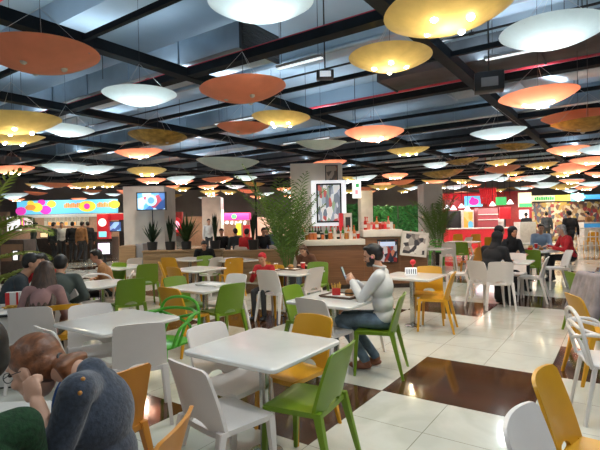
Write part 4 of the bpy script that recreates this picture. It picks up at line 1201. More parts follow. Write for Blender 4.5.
t, w, h = upright('side_table', 'dark sideboard below the palm frond', 'sideboard', 0, 240, 24, 262, 13, .6, DARKW, 'body', to_floor=True); flat(t, 'drawer_front', mat('tan_wall2', (.2, .11, .06), .6), -w * .9, h * .5, w * .9, h * .9)
# red shop strip further back
t, w, h = upright('light_box', 'red panel with a glowing round red sign beyond the screen column', 'light box', 165, 212, 182, 236, 24, .3, REDW, 'box'); disc(t, 'ring', REDG, w * .2, h * .45, .42, -.08, .08); disc(t, 'round_sign', glow('hotpink', (1, .45, .6), 1.2), w * .2, h * .45, .25, -.12, .06)
t, w, h = upright('awning', 'hot pink awning far down the hall', 'awning', 221, 213, 250, 220, 28, .6, glow('hot_pink', (.85, .03, .22), .75), 'valance'); disc(t, 'emblem', GRN, -w * .1, h * .5, h * .35)
upright('shop_wall', 'pale pink lit shop front behind the second cypress', 'shop front', 249, 217, 290, 244, 29, .3, mat('pale_pink_wall', (.62, .42, .34), .7), to_floor=True)
upright('shop_wall', 'dim tan shop front under the pink awning', 'shop front', 184, 216, 248, 244, 31, .3, TANW, to_floor=True)
shop_light(262, 208, 27, 150); shop_light(215, 210, 28, 120)
upright('poster_picture', 'yellow upright poster under the pink awning', 'poster', 236, 223, 241, 235, 26, .06, YEL); upright('poster_picture', 'red upright poster next to the yellow one', 'poster', 243, 225, 250, 237, 26, .06, REDG)
for i in range(6):  # balloon clusters floating free below the awning, nothing holds them
    p = AY(222.5 + i * 4.4, 223, 27.6)
    bm = NB()
    for k in range(6): ball(bm, (rnd.uniform(-.06, .06), rnd.uniform(-.06, .06), rnd.uniform(-.06, .06)), .075, 1)
    tag(obj('balloon_cluster', bm, glow('ice', (.65, .75, .85), .55)), 'pale blue balloon cluster floating below the pink awning', 'decoration', 'pale balloons under the awning').location = p
# ---- screen on the column
t, w, h = upright('television', 'wide television with a blue picture hung on the concrete column', 'television', 137.5, 193, 165, 209.5, 12.9, .08, cells_mat('tv_picture', [(.02, .06, .20), (.10, .35, .65), (.45, .70, .90), (.35, .06, .10), (.05, .15, .4), (.02, .05, .12)], (4.5, 1, 4.5), 1.0), 'screen', frame=.025)
disc(t, 'picture_disc', glow('tv_blue', (.40, .68, .92), .9), 0, h * .55, h * .34, -.012, .012); disc(t, 'picture_disc', glow('tv_blue2', (.10, .32, .62), .8), 0, h * .55, h * .2, -.02, .01)
bm = NB(); box(bm, (-.02, .10, -1.15), (.0, .12, h * .5)); obj('cable', bm, BLACK, t); bm = NB(); box(bm, (-.15, .08, h * .3), (.15, .59, h * .7)); obj('wall_bracket', bm, BLACK, t)
upright('cupboard', 'tan wooden box unit at the foot of the screen column', 'cupboard', 119, 246, 135, 262, 12.6, .7, LWOOD, 'body', to_floor=True)
upright('cupboard', 'grey box unit next to the tan wooden one', 'cupboard', 135.5, 244, 143, 262, 12.7, .6, GREYP, 'body', to_floor=True)
# low partition with plank front
for (a, b, d, lab) in ((143, 222, 12.0, 'low wooden partition below the screen column'), (223, 291, 12.0, 'low wooden partition ending at the tall palm')):
    x0, x1, z0, z1 = ext(a, 250, b, 262, d)
    t = thing('partition_planter', lab, 'planter', ((x0 + x1) / 2, d, 0)); w = (x1 - x0) / 2; t['kind'] = 'thing'
    bm = NB(); box(bm, (-w, 0, 0), (w, .36, z1 - .05)); obj('body', bm, LWOOD, t)
    bm = NB(); box(bm, (-w - .02, -.03, z1 - .05), (w + .02, .39, z1), .008); obj('rim', bm, LWOOD, t)
    for i in range(5):
        bm = NB(); z = .06 + i * .15; box(bm, (-w + .02, -.015, z), (w - .02, 0, z + .12), .004); obj('plank', bm, LWOOD, t)
PZ = z1
# ---- plants
LEAF = mat('palm_leaf', (.085, .17, .022), .5, noise=.35, scale=6); LEAFD = mat('dark_leaf', (.02, .05, .02), .55, noise=.4); STEM = mat('palm_stem', (.10, .11, .03), .6, noise=.3); POTM = mat('dark_pot', (.02, .02, .022), .4); SOIL = mat('soil', (.03, .02, .014), .9, noise=.4, bump=.5); LEAFY = mat('yellow_green_leaf', (.20, .26, .03), .5, noise=.35, scale=6)
def frond(bm, base, az, length, rise, droop, n=18, wid=.030, ll=.30):
    az = R(az); dirh = Vector((math.sin(az), math.cos(az), 0)); pts = []
    for i in range(n + 1):
        s = i / n; a = rise - droop * s * s
        pts.append(a)
    p = Vector(base); prev = p.copy(); path = [p.copy()]
    for i in range(n):
        a = R(pts[i]); p = p + (dirh * math.cos(a) + Vector((0, 0, 1)) * math.sin(a)) * (length / n); path.append(p.copy())
    tube(bm, path, .010, 5, r1=.003)
    side = dirh.cross(Vector((0, 0, 1)))
    for i in range(3, n + 1):
        s = i / n; L = ll * math.sin(PI * min(1, .18 + .82 * s)) ** .6 * (1.0 if i < n else .6) + .04
        d = (path[i] - path[i - 1]).normalized(); up = side.cross(d).normalized()
        for sg in (-1, 1):
            e = (side * sg * .75 + d * .75 + up * .22 - Vector((0, 0, .22))).normalized(); wv = d * wid * .5 + up * .004
            a = path[i]; m1 = a + e * L * .45 + up * .02; tip = a + e * L - Vector((0, 0, .10 * L))
            v = [bm.verts.new(a - wv * .3), bm.verts.new(m1 - wv), bm.verts.new(tip), bm.verts.new(m1 + wv), bm.verts.new(a + wv * .3), bm.verts.new(m1 + up * .006)]
            bm.faces.new((v[0], v[1], v[5])); bm.faces.new((v[1], v[2], v[5])); bm.faces.new((v[2], v[3], v[5])); bm.faces.new((v[3], v[4], v[5]))
            bm.faces.new((v[0], v[5], v[4]))
def palm(label, x, y, z, fr, potr=.24, poth=.42, m=None, cat='potted palm', cane=5, seed=1, wid=.030):
    """areca palm: square pot, canes and feathered fronds"""
    r = random.Random(seed)
    t = thing('potted_palm', label, cat, (x, y, z))
    bm = NB(); lathe(bm, [(0, 0), (potr * .78, 0), (potr, poth), (potr * 1.04, poth), (potr * 1.04, poth - .04), (potr * .9, poth - .05), (0, poth - .05)], 18); p = obj('pot', bm, POTM, t)
    bm = NB(); lathe(bm, [(potr * .9, poth - .06), (0.001, poth - .03)], 14); obj('soil', bm, SOIL, p)
    for k in range(cane):
        a = 2 * PI * k / cane; bm = NB(); tube(bm, spline([(potr * .35 * math.cos(a), potr * .35 * math.sin(a), poth - .06), (potr * .5 * math.cos(a), potr * .5 * math.sin(a), poth + .3), (potr * .8 * math.cos(a), potr * .8 * math.sin(a), poth + .75)], 4), .018, 6, r1=.010); obj('cane', bm, STEM, t)
    for i, (az, L, rise, droop) in enumerate(fr):
        bm = NB(); a = R(az); h = r.uniform(.05, .65)
        frond(bm, (potr * .6 * math.sin(a), potr * .6 * math.cos(a), poth + h), az, L, rise, droop, ll=min(.34, .2 * L) if wid < .04 else .34, wid=wid); obj('frond', bm, m or LEAF, t, smooth=False)
    return t
def fr_set(n, Lmin, Lmax, rise=(55, 84), droop=(25, 70), seed=1):
    r = random.Random(seed); return [(i * 137.5 + r.uniform(-15, 15), r.uniform(Lmin, Lmax), r.uniform(*rise), r.uniform(*droop)) for i in range(n)]
p = AY(287, 262, 9.9)
palm('tall potted palm with long arching fronds beside the bar', p.x, 9.95, 0, fr_set(30, 1.2, 2.05, (62, 87), (15, 62), 4), .2, .42, seed=4)
p = AY(438, 240, 16.0)
palm('potted palm in front of the far concrete column', p.x, 16.0, 0, fr_set(26, 1.1, 1.8, (60, 87), (15, 62), 9), .26, .5, LEAF, seed=9)
# one palm stands just outside the view; its fronds reach in
palm('palm at the edge of the view whose frond tips hang above the seated men', -4.75, 6.5, 0, [(92, 1.25, 40, 85), (105, 1.2, 52, 90), (75, 1.2, 34, 70), (118, 1.15, 30, 70), (95, 1.5, 76, 50), (60, 1.1, 48, 80), (86, 1.05, 24, 60), (110, 1.5, 84, 40), (200, 1.5, 60, 60), (270, 1.5, 50, 60), (330, 1.5, 55, 70)], .24, .55, LEAFY, seed=2, wid=.055)
def spiky(label, px, Y, z, h, n=26, m=LEAFD, name='potted_yucca', spread=.6, pot=.14):
    p = AY(px, 230, Y); r = random.Random(int(px)); t = thing(name, label, 'potted plant', (p.x, Y, z))
    bm = NB(); lathe(bm, [(0, 0), (pot * .8, 0), (pot, .26), (pot * .9, .26), (pot * .88, .22), (0, .22)], 14); obj('pot', bm, POTM, t)
    bm = NB()
    for i in range(n):
        az = R(i * 137.5); s = r.uniform(.25, 1) * spread; L = h * r.uniform(.65, 1.0)
        d = Vector((math.sin(az) * s, math.cos(az) * s, 1)).normalized(); side = d.cross(Vector((math.cos(az), -math.sin(az), 0.001))).normalized(); sd = Vector((math.cos(az), -math.sin(az), 0))
        q = [Vector((0, 0, .2)) + d * L * f - Vector((0, 0, .35 * L * s * f * f)) for f in (0, .4, .75, 1)]
        ws = (.02, .03, .022, .001); vs = []
        for a, w_ in zip(q, ws): vs.append((bm.verts.new(a - sd * w_), bm.verts.new(a + sd * w_)))
        for A, B in zip(vs, vs[1:]): bm.faces.new((A[0], A[1], B[1], B[0]))
    bmesh.ops.solidify(bm, geom=bm.faces[:], thickness=.004)
    obj('leaves', bm, m, t, smooth=False)
spiky('spiky yucca in a dark pot on the partition below the television', 152, 12.2, PZ, .72, 30)
spiky('narrow dark plant beside the yucca on the partition', 170, 12.2, PZ, .80, 26, spread=.28, name='potted_cypress')
spiky('bushy leafy plant on the partition, widest of the row', 186, 12.2, PZ, .95, 46, mat('mid_leaf', (.045, .10, .025), .55, noise=.4), name='potted_shrub', spread=.75)
spiky('slender dark cypress on the partition by the seated man in black', 215, 12.2, PZ, .85, 34, spread=.16, name='potted_cypress')
spiky('slender dark cypress on the partition by the red poster', 253, 12.2, PZ, .90, 34, spread=.16, name='potted_cypress')
bm = NB(); p = AY(256, 215, 13.4); box(bm, (-.03, 0, 0), (.03, .06, 2.75)); t = tag(obj('post', bm, BLACK), 'thin black post rising behind the partition near the palm', 'post'); t.location = (p.x, 13.4, 0)
# ---- the bar
BX0 = AY(301, 265, 10.4).x; BX1 = AY(364, 240, 10.4).x; BX2 = AY(400, 240, 10.4).x; BX3 = AY(428, 262, 10.4).x
t = thing('bar_counter', 'long brown wooden bar counter with white stone top', 'counter', (0, 10.4, 0))
def bpart(name, lo, hi, m, bev=.006):
    bm = NB(); box(bm, lo, hi, bev); return obj(name, bm, m, t)
bpart('front', (BX0 + .02, 0, .10), (BX1, .70, 1.0), WOOD); bpart('kickboard', (BX0 + .06, .05, 0), (BX3, .66, .10), DARKW)
bpart('worktop', (BX0 - .06, -.06, 1.0), (BX1 + .02, .76, 1.13), STONE, .012)
bpart('raised_front', (BX1, 0, .10), (BX2, .70, 1.17), WOOD); bpart('raised_worktop', (BX1 - .02, -.05, 1.17), (BX2 + .05, .76, 1.33), STONE, .012)
bpart('end_front', (BX2, .02, .10), (BX3, .66, .95), WOOD); bpart('end_worktop', (BX2 + .05, -.02, .95), (BX3 + .04, .70, 1.0), STONE)
bm = NB(); tube(bm, spline([(BX0 - .02, .2, .98), (BX0 - .10, .18, .80), (BX0 - .02, .18, .45), (BX0 - .10, .2, .02)], 6), .035, 8); obj('side_bracket', bm, WOOD, t)
# posters leaning on the bar
pt, w, h = upright('poster', 'white framed poster with dark pictures leaning at the end of the bar', 'poster', 402, 234, 424, 254, 10.28, .03, cells_mat('poster_a', [(.75, .74, .70), (.05, .05, .06), (.4, .38, .35), (.8, .8, .76), (.2, .18, .17)], (9, 1, 9), 0), 'print', frame=.05, fm=STONE); pt.rotation_euler = (0, R(7), 0)
pt, w, h = upright('poster', 'dark poster of red and white cups on the bar front', 'poster', 378, 240, 397, 262, 10.34, .03, cells_mat('poster_b', [(.02, .03, .06), (.35, .03, .03), (.6, .62, .7), (.03, .04, .08), (.5, .2, .12), (.08, .1, .2)], (13, 1, 9), 0), 'print', frame=.015)
flat(pt, 'headline', glow('pale_blue', (.45, .55, .75), .4), -w * .8, h * .72, w * .8, h * .92)
# bottles and jars on the bar
def bottle_me(name, m, prof):
    bm = NB(); lathe(bm, prof, 12); return mesh_of(bm, name, m)
BP = [(0, 0), (.036, 0), (.038, .01), (.038, .16), (.030, .195), (.014, .215), (.013, .275), (0, .275)]
JP = [(0, 0), (.05, 0), (.052, .01), (.052, .12), (.045, .13), (.045, .15), (0, .15)]
CP = [(0, 0), (.03, 0), (.042, .11), (0, .11)]
cl = {'dark': (.02, .03, .02), 'green': (.05, .22, .04), 'red': (.5, .04, .03), 'amber': (.36, .14, .03), 'orange': (.65, .20, .07), 'white': (.7, .68, .64), 'pink': (.72, .26, .20)}
BM = {k: mat('bottle_' + k, v, .15, noise=.1) for k, v in cl.items()}
MEB = {}
def item(kind, c, x, y, z, label, group):
    if (kind, c) not in MEB: MEB[kind, c] = bottle_me(kind, BM[c], {'bottle': BP, 'jar': JP, 'cup': CP}[kind])
    t = thing(kind, label, kind, (x, y, z + .0015), 0, group); link('glass' if kind == 'bottle' else 'body', MEB[kind, c], t)
    if kind != 'cup':
        bm = MEB.get((kind, 'cap'))
        if not bm:
            b = NB()
            if kind == 'bottle': lathe(b, [(0, .27), (.016, .27), (.016, .30), (0, .30)], 10)
            else: lathe(b, [(0, .148), (.05, .148), (.05, .17), (0, .17)], 12)
            bm = MEB[kind, 'cap'] = mesh_of(b, 'lid', BM['white' if kind == 'jar' else 'red'])
        link('lid' if kind == 'jar' else 'cap', bm, t)
    if kind == 'bottle':
        bm = MEB.get('lab')
        if not bm:
            b = NB(); lathe(b, [(.0385, .05), (.0395, .05), (.0395, .12), (.0385, .12)], 12); bm = MEB['lab'] = mesh_of(b, 'paper_label', BM['white'])
        link('paper_label', bm, t)
seq = ['bottle', 'jar', 'cup']
used = {}
x = BX0 + .05; i = 0
while x < BX1 - .08:
    k = seq[(i * 5 + i // 3) % 3]; c = rnd.choice(list(cl)); item(k, c, x, 10.4 + rnd.choice((.06, .14, .24)), 1.13, '%s %s among the crowd of bottles and jars on the low bar top' % (c, k), 'bottles and jars on the low bar top'); x += .092; i += 1
x = BX0 + .1
while x < BX1 - .08:
    c = rnd.choice(('dark', 'amber', 'green', 'red')); item('bottle', c, x, 10.4 + .52, 1.13, '%s bottle in the back row on the low bar top' % c, 'back row bottles on the low bar top'); x += .13
x = BX0 + .08; i = 0
while x < BX1 - .08:
    k = ('jar', 'cup', 'bottle', 'cup')[i % 4]; c = ('white', 'pink', 'green', 'orange', 'dark', 'white', 'red')[i % 7]; item(k, c, x, 10.4 + .385, 1.13, '%s %s in the middle row on the low bar top' % (c, k), 'middle row on the low bar top'); x += .105; i += 1
x = BX1 + .06; i = 0
while x < BX2 - .38:
    k = ('jar', 'bottle', 'cup')[i % 3]; c = ('white', 'pink', 'green', 'orange')[i % 4]; item(k, c, x, 10.4 + .62, 1.33, '%s %s at the back of the raised bar, before the green boards' % (c, k), 'back row on the raised bar'); x += .11; i += 1
x = BX1 + .05; i = 0
while x < BX2 + .02:
    k = seq[i % 3]; c = ('red', 'pink', 'white', 'orange', 'red')[i % 5]; item(k, c, x, 10.4 + .1 + .16 * (i % 3), 1.33, '%s %s on the raised white part of the bar' % (c, k), 'sweets and jars on the raised bar'); x += .088; i += 1
x = BX2 + .12; i = 0
while x < BX3 + .0:
    k = seq[(i + 1) % 3]; c = ('white', 'dark', 'red', 'orange', 'amber')[i % 5]; item(k, c, x, 10.4 + .30 + .14 * (i % 2), 1.0, '%s %s on the low end of the bar behind the white framed poster' % (c, k), 'bottles on the low end of the bar'); x += .10; i += 1
bm = NB(); box(bm, (-.33, -.14, 0), (.33, .14, .12), .01); t = thing('sweet_box', 'red crate of sweets on the raised part of the bar', 'box', (AY(378, 226, 10.95).x, 10.98, 1.33)); obj('crate', bm, REDG, t)
bm = NB()
for k in range(16): ball(bm, (-.28 + .075 * (k % 8), -.06 + .12 * (k // 8), .13), .05, 1)
obj('sweets', bm, BM['pink'], t)['kind'] = 'stuff'
# lit picture on the square column
t, w, h = upright('framed_picture', 'black framed picture of red and white brush strokes on a lit white panel', 'picture', 318, 185, 340, 221, 11.45, .05, cells_mat('picture_strokes', [(.30, .36, .44), (.62, .66, .70), (.45, .10, .10), (.16, .2, .26), (.7, .72, .74), (.25, .36, .26), (.55, .58, .62)], (14, 1, 5), .55), 'print', frame=.04)
bm = NB(); box(bm, (-w - .16, .06, -.12), (w + .16, .12, h + .12), .01); obj('backlight_panel', bm, glow('panel_white', (.9, .93, 1), .7), t)
t, w, h = upright('framed_picture', 'small brown picture above the large framed one on the column', 'picture', 326, 166, 337, 181, 11.6, .04, cells_mat('picture_small', [(.20, .12, .08), (.35, .3, .26), (.1, .08, .07), (.3, .1, .06)], (8, 1, 7), 0), 'print', frame=.02)
t, w, h = upright('sign_box', 'white hanging sign box with green and pink marks beside the column', 'sign', 353, 180, 361, 198, 12.6, .18, WHT)
flat(t, 'mark', GRN, -w * .3, h * .6, w * .5, h * .8); flat(t, 'mark', PNK, -w * .5, h * .2, w * .3, h * .45)
bm = NB(); cone(bm, (0, .09, h), .01, (0, .09, CEIL - t.location.z - .01), .01, 6); obj('hanger_rod', bm, BLACK, t)
t, w, h = upright('drinks_dispenser', 'tall red and white drinks stand on the back of the bar', 'drinks dispenser', 344, 213, 352, 234, 11.25, .3, BM['white'], 'body', to_floor=True); flat(t, 'red_side', REDG, -w - .11, 1.1, -w - .02, h, 0, .28); flat(t, 'front_label', DARKG, -w * .6, h - .35, w * .6, h - .1)
# green boards beyond the bar
for i, (a, b, lab) in enumerate(((345, 372, 'green leafy board behind the bar, next to the hanging sign box'), (373, 398, 'green leafy board in the middle behind the raised bar'), (399, 424, 'green leafy board behind the posters, next to the palm column'))):
    t, w, h = upright('green_board', lab, 'board', a, 206 - (i == 0) * 2, b - .6, 226, 25.5, .2, GREENW, to_floor=True)
    bm = NB()
    for k in range(90): ball(bm, (rnd.uniform(-w, w), -.05, rnd.uniform(.9, h)), rnd.uniform(.06, .14), 1)
    o = obj('leaves', bm, mat('board_leaf', (.012, .14, .022), .6, noise=.6), t); o['kind'] = 'stuff'
# ---- red shop
upright('shop_wall', 'dark red back wall of the shop behind the red counter', 'wall panel', 428, 192, 532, 240, 27, .2, REDW, to_floor=True)
upright('shop_sign', 'red shop fascia over the drinks fridge', 'sign', 432, 194, 480, 199.5, 25.6, .3, glow('red2', (.60, .02, .03), .6))
t, w, h = upright('screen_sign', 'sky blue screen with a magenta shape over the drinks fridge', 'screen', 465, 196, 482.5, 206.5, 25, .1, SKY, 'screen'); disc(t, 'magenta_shape', MAG, 0, h * .45, h * .33, -.02, .02, 1.4); disc(t, 'magenta_shape', MAG, -w * .15, h * .75, h * .16, -.02, .02)
RACKZ = AY(489, 188.5, 24.3).z
for i in range(24):
    p = AY(480.5 + (i % 8) * 2.1 + (i // 8) * .6, 191 + 5 * (i // 8) + rnd.uniform(-1, 1), 24.4 + .3 * (i // 8)); bm = NB(); lathe(bm, [(0, -.24), (.05, -.12), (.065, 0), (.045, .12), (0, .18)], 8); cone(bm, (0, 0, .17), .008, (0, 0, RACKZ - p.z), .008, 5)
    o = tag(obj('hanging_lantern', bm, REDG), 'small red hanging ornament in the dense cluster above the red shop', 'ornament', 'red hanging ornaments'); o.location = p
bm = NB(); p0 = AY(479.5, 189, 24.3); p1 = AY(498, 189, 24.3); box(bm, (p0.x, 24.2, RACKZ), (p1.x, 25.2, RACKZ + .04)); cone(bm, ((p0.x + p1.x) / 2, 24.7, RACKZ), .02, ((p0.x + p1.x) / 2, 24.7, CEIL - .01), .02); tag(obj('ornament_rack', bm, REDW), 'flat red rack the small red ornaments hang from', 'rack')
for i, (px, py, Y) in enumerate(((447, 207, 24.6), (453.5, 208, 24.6), (461.5, 206, 24.6), (467.5, 208.5, 24.6), (492.5, 204, 23.8), (510, 202, 23))):
    p = AY(px, py, Y); t = thing('cone_lamp', 'small white cone lamp over the red counter, %s' % ('first from the palm column', 'second from the palm column', 'beside the blue screen', 'under the blue screen', 'beside the red ornaments', 'next to the white and green sign', 'lowest by the white and green sign')[i], 'lamp', p, 0, 'cone lamps over the red counter')
    bm = NB(); lathe(bm, [(.17, -.10), (.04, .12), (.0, .12)], 16); bmesh.ops.solidify(bm, geom=bm.faces[:], thickness=.01); obj('shade', bm, glow('lampwhite', (1, 1, 1), .9), t)
    bm = NB(); cone(bm, (0, 0, .12), .012, (0, 0, CEIL - p.z - .02), .012, 6); obj('cord', bm, BLACK, t)
t, w, h = upright('drinks_fridge', 'white framed drinks fridge with a blue and orange front', 'fridge', 462.5, 210, 474, 229, 24, .6, BM['white'], 'body', to_floor=True)
flat(t, 'glass_door', cells_mat('fridge_front', [(.05, .25, .45), (.1, .4, .6), (.65, .30, .05), (.05, .2, .35), (.55, .4, .15)], (3, 1, 2.2), .6), -w * .78, h - .98, w * .78, h - .10)
upright('coffee_machine', 'black coffee machine on the red counter beside the fridge', 'coffee machine', 449, 211, 461, 228, 24.2, .5, BLACK, 'body', to_floor=True)
t, w, h = upright('display_case', 'glass display case with red back on the red counter', 'display case', 478, 208, 498, 229, 23.8, .6, mat('pinkish_glass', (.34, .08, .09), .15), 'body', to_floor=True); flat(t, 'shelf', BM['white'], -w, h - .62, w, h - .58, -.05, .06); flat(t, 'shelf', BM['white'], -w, h - .35, w, h - .31, -.05, .06)
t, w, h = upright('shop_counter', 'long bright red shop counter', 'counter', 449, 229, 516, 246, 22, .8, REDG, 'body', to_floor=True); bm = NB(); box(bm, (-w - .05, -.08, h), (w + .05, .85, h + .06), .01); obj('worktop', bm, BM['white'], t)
shop_light(470, 205, 24.5, 60, (1, .9, .85), 4); shop_light(505, 205, 23, 50, (1, .9, .85), 3)
for i, (a, b, c, d, m, lab) in enumerate(((496.5, 197, 506.5, 205, GRN, 'green flag sign beside the red ornaments'), (500, 207, 511, 219, REDG, 'red square sign under the green flag'), (519, 192.5, 531.5, 207, CREAM, 'pale sign panel with a green foot'))):
    t, w, h = upright('shop_sign', lab, 'sign', a, b, c, d, 22.5, .1, m)
    if i == 2: flat(t, 'foot_band', GRN, -w, 0, w, h * .25)
    bm = NB(); 
    for s_ in (-.7, .7): cone(bm, (s_ * w, .05, h), .008, (s_ * w, .05, CEIL - t.location.z - .01), .008, 5)
    if i != 1: obj('hanger_rods', bm, BLACK, t)
    else: bm.free(); flat(t, 'post', BLACK, -.03, -t.location.z, .03, 0, .05, .05)
t, w, h = upright('shop_sign', 'long cream and yellow shop sign with green lettering', 'sign', 533, 195.3, 571, 201, 25, .2, CREAM); flat(t, 'yellow_end', YEL, w * .15, 0, w, h)
bm = NB()
for i in range(9): box(bm, (-w * .92 + i * w * .115, -.03, h * .2), (-w * .92 + i * w * .115 + w * .08, 0, h * (.8 if i % 2 else .7)))
obj('lettering', bm, GRN, t)
t, w, h = upright('shop_sign', 'white diamond shaped sign on a cyan board', 'sign', 572, 193.5, 584, 201, 24, .12, CYA)
bm = NB(); bmesh.ops.create_cone(bm, cap_ends=True, segments=4, radius1=h * .62, radius2=h * .62, depth=.04, matrix=Matrix.Translation((0, -.03, h / 2)) @ Matrix.Diagonal((1.5, 1, 1, 1)) @ Matrix.Rotation(PI / 2, 4, 'X')); obj('diamond', bm, WHT, t)
upright('shop_sign', 'blue strip sign at the far edge of the hall', 'sign', 585, 194.5, 606, 199, 24, .2, glow('blue', (.06, .35, .75), .8))
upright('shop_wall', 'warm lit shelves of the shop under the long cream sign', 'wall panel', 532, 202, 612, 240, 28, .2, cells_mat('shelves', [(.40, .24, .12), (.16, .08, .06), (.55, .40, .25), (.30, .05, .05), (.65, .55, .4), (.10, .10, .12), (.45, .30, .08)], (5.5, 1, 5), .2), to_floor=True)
shop_light(565, 203, 26, 80, (1, .88, .7), 5)
t, w, h = upright('shop_counter', 'blue banded counter at the far edge beyond the standing man', 'counter', 584, 222, 612, 228, 20, .5, BM['white'], 'body', to_floor=True); flat(t, 'blue_band', glow('blue3', (.05, .28, .6), .5), -w, h - .28, w, h - .06)
t = thing('railing', 'white railing below the blue banded counter', 'railing', (AY(598, 240, 18.5).x, 18.5, 0))
for i in range(9):
    bm = NB(); cone(bm, (-.75 + .22 * i, 0, 0), .02, (-.75 + .22 * i, 0, 1.0), .02, 8); obj('post', bm, WHITE, t)
for z in (.3, .65, 1.0):
    bm = NB(); cone(bm, (-.77, 0, z), .022, (1.03, 0, z), .022, 8); obj('rail', bm, WHITE, t)
upright('light_box_sign', 'round white and red sign over people under the pale sign panel', 'light box', 520, 210, 529, 219, 23, .1, WHT)
upright('display_case', 'slanted white food display in front of the red wall', 'display case', 520, 222, 536, 228, 20.5, .6, BM['white'], 'body', to_floor=True)
# dark shop fronts fill the far wall between the lit ones
for i, (a, b, top, m, lab) in enumerate(((-20, 8, 212, TANW, 'tan far shop front at the edge of the view'), (118, 166, 214, DARKW, 'dark far shop front beside the screen column'), (290, 350, 208, DARKW, 'dark far shop front behind the square column'))):
    upright('shop_wall', lab, 'shop front', a, top, b, 244, 33, .3, m, to_floor=True)

# ---- things on the tables
TRAYM = mat('brown_tray', (.10, .05, .03), .4, noise=.2); FRY = mat('fries', (.62, .36, .06), .6, noise=.2); BUNM = mat('bun', (.42, .20, .06), .6, noise=.2); PAPER = mat('white_paper', (.72, .70, .66), .6, noise=.03)
def tray(label, x, y, az, z=.742, m=TRAYM, s=1.):
    t = thing('food_tray', label, 'tray', (x, y, z), -R(az), 'food trays'); bm = NB(); rounded_slab(bm, .20 * s, .145 * s, 0, .012, .03, 4, .003); obj('base', bm, m, t)
    bm = NB(); pts = [(.195 * s, .14 * s), (-.195 * s, .14 * s), (-.195 * s, -.14 * s), (.195 * s, -.14 * s)]; tube(bm, [(a, b, .016) for a, b in pts], .008, 6, True); obj('rim', bm, m, t)
    bm = NB(); box(bm, (-.15 * s, -.11 * s, .0122), (.15 * s, .11 * s, .0132)); obj('paper_liner', bm, PAPER, t)
    return Vector((x, y, z + .0135))
def fries(label, x, y, z):
    t = thing('fries_carton', label, 'fries', (x, y, z)); bm = NB(); vs = box(bm, (-.045, -.02, 0), (.045, .02, .08), .004)
    obj('carton', bm, RED, t); r = random.Random(int(abs(x * 100))); bm = NB()
    for i in range(22):
        a, b = r.uniform(-.04, .04), r.uniform(-.015, .015); cone(bm, (a, b, .05), .005, (a * 1.3, b * 1.3 + r.uniform(-.01, .01), r.uniform(.10, .15)), .005, 4)
    obj('fries', bm, FRY, t)['kind'] = 'stuff'
def burger(label, x, y, z):
    t = thing('burger', label, 'burger', (x, y, z)); bm = NB(); lathe(bm, [(0, 0), (.045, 0), (.05, .012), (.048, .022), (0, .022)], 16); obj('bottom_bun', bm, BUNM, t)
    bm = NB(); lathe(bm, [(0, .022), (.052, .022), (.054, .03), (.052, .036), (0, .036)], 16); obj('patty', bm, DARKW, t)
    bm = NB(); lathe(bm, [(.05, .036), (.05, .045), (.035, .066), (0.001, .074)], 16); obj('top_bun', bm, BUNM, t)
def cup(label, x, y, z, m, k=1.):
    t = thing('paper_cup', label, 'cup', (x, y, z)); bm = NB(); lathe(bm, [(0, 0), (.03 * k, 0), (.042 * k, .11 * k), (0, .11 * k)], 16); obj('cup', bm, m, t)
    bm = NB(); lathe(bm, [(0, .11 * k), (.045 * k, .11 * k), (.045 * k, .118 * k), (.036 * k, .124 * k), (0, .124 * k)], 16); obj('lid', bm, PAPER, t)
q = P(341, 296.5, .742); b = tray('brown food tray in front of the man in the white shirt', q.x, q.y, GAZ); fries('carton of fries on the tray of the man in the white shirt', q.x - .05, q.y + .02, b.z); burger('burger on the tray of the man in the white shirt', q.x + .09, q.y - .02, b.z)
q = P(303, 269, .742); cup('red paper cup on the palm table near the bar corner', q.x, q.y, .742, RED, .95)
q = P(291, 269.5, .742); b = tray('dark food tray beside the red cup on the palm table', q.x, q.y, GAZ, s=.9); burger('burger on the dark tray beside the red cup', q.x, q.y, b.z)
q = P(272, 270, .742); b = tray('food tray before the child in red', q.x, q.y, GAZ, s=.9); fries('carton of fries before the child in red', q.x - .06, q.y, b.z); cup('yellow paper cup before the child in red', q.x + .07, q.y + .02, b.z, YELLOW, .8)
q = P(186, 283.5, .742)
q = P(213, 285, .742); tray('shiny pale tray left on the table with glare', q.x, q.y, GAZ, m=TWHITE)
q = P(158, 268, .742)
for i, (px, py, what) in enumerate(((522, 249, 'tray'), (530, 251, 'fries'), (536, 248, 'cup'), (541, 250, 'burger'), (517, 251, 'cup'), (531, 249, 'burger'))):
    q = P(px, py, .745)
    if what == 'tray': tray('food tray nearest the woman in black robe on the food table', q.x, q.y, 60, z=.742)
    elif what == 'fries': fries('carton of fries in the middle of the food table', q.x, q.y, .742)
    elif what == 'cup': cup(('red paper cup before the woman with grey hair', 'yellow paper cup before the woman in black robe')[i > 2], q.x, q.y, .742, (RED, YELLOW)[i > 2])
    else: burger(('burger before the woman with grey hair', 'burger at the back of the food table')[i > 4], q.x, q.y, .742)
q = P(411, 275, .742); t = thing('table_sign', 'small white menu stand with a red round top on the steel post table', 'menu stand', (q.x, q.y, .742), 0)
bm = NB(); box(bm, (-.085, -.02, 0), (.085, .02, .11), .004); obj('card', bm, glow('card', (.85, .87, .95), .35), t)
bm = NB()
for i in range(5): box(bm, (-.07 + .032 * i, -.024, .02), (-.058 + .032 * i, -.02, .09))
obj('lines', bm, DARKG, t)
bm = NB(); cone(bm, (.03, 0, .11), .008, (.03, 0, .16), .008, 8); ball(bm, (.03, 0, .19), .042, 2); obj('round_top', bm, REDG, t)
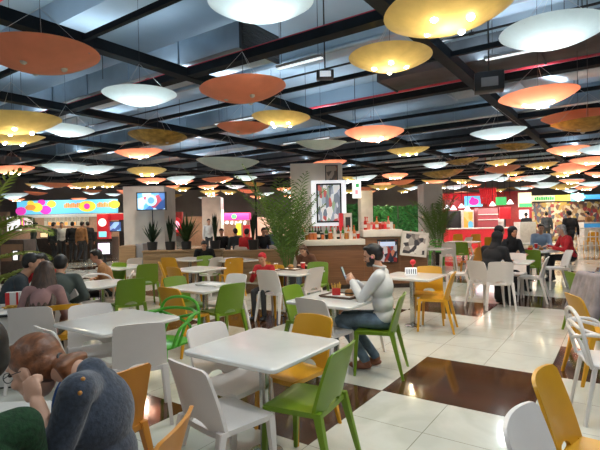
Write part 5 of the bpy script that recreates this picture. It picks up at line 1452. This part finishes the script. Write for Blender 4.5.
# tray table at the edge, before the long haired girl
q = P(2, 309, .742)
t = thing('counter_table', 'dark edged table with a white side panel at the edge of the view', 'table', (q.x - .05, q.y, 0), -R(78))
bm = NB(); rounded_slab(bm, .34, .42, .715, .742, .03, 4, .005); tp = obj('tabletop', bm, TWHITE, t); bm = NB(); tube(bm, [(.345, .425, .728), (-.345, .425, .728), (-.345, -.425, .728), (.345, -.425, .728)], .014, 6, True); obj('edge_band', bm, BLACK, t)
bm = NB(); box(bm, (-.30, -.36, .02), (.30, .36, .70), .01); obj('side_panel', bm, TWHITE, t); bm = NB(); box(bm, (-.27, -.33, 0), (.27, .33, .02)); obj('plinth', bm, BLACK, t)
b = P(14, 306, .742); t = thing('paper_bag', 'red and white striped paper bag on the dark edged table', 'paper bag', (b.x, b.y, .742), R(20)); bm = NB(); box(bm, (-.07, -.04, 0), (.07, .04, .15), .004); obj('bag', bm, PAPER, t); flat(t, 'red_stripe', RED, -.07, 0, -.03, .15, -.042, .003); flat(t, 'red_stripe', RED, .03, 0, .05, .15, -.042, .003)
b = P(11, 309, .742); t = thing('fries_tray', 'heap of yellow fries on paper at the edge of the dark edged table', 'fries', (b.x, b.y, .742)); bm = NB(); box(bm, (-.09, -.05, 0), (.09, .05, .006)); obj('paper', bm, PAPER, t); bm = NB()
for i in range(40): a = rnd.uniform(0, 6.28); c = Vector((rnd.uniform(-.06, .06), rnd.uniform(-.03, .03), rnd.uniform(.012, .035))); d = Vector((math.cos(a), math.sin(a), rnd.uniform(-.1, .1))) * .03; cone(bm, c - d, .005, c + d, .005, 4)
obj('fries', bm, FRY, t)['kind'] = 'stuff'
b = P(25, 303, .742); cup('red paper cup on the dark edged table', b.x, b.y, .742, RED, .8)
# coat over a chair back at the edge
COATM = mat('grey_mauve_coat', (.25, .21, .21), .95, noise=.25, scale=8, bump=.3)
q = P(592, 279, .80); cx, cy = q.x, q.y
chair_at('shell', 'green', cx + .30, cy + .02, 84, 'lime green chair under the grey coat at the edge of the view')
pr = [('c', (-.02, -.20, .80), .055, (-.02, .20, .80), .055)]
for i in range(6):
    a = -.20 + .08 * i; pr.append(('c', (-.02, a, .80), .055, (-.13 - .02 * (i % 2), a * 1.15, .36), .06)); 
pr += [('c', (0, -.18, .80), .05, (.13, -.24, .5), .05), ('c', (0, .18, .80), .05, (.13, .24, .5), .05)]
t = thing('coat', 'grey coat hung over a lime green chair at the edge of the view', 'coat', (cx, cy, .03)); link('cloth', remesh(pr, .014, 5), t, COATM)
t.rotation_euler = (0, 0, 0)
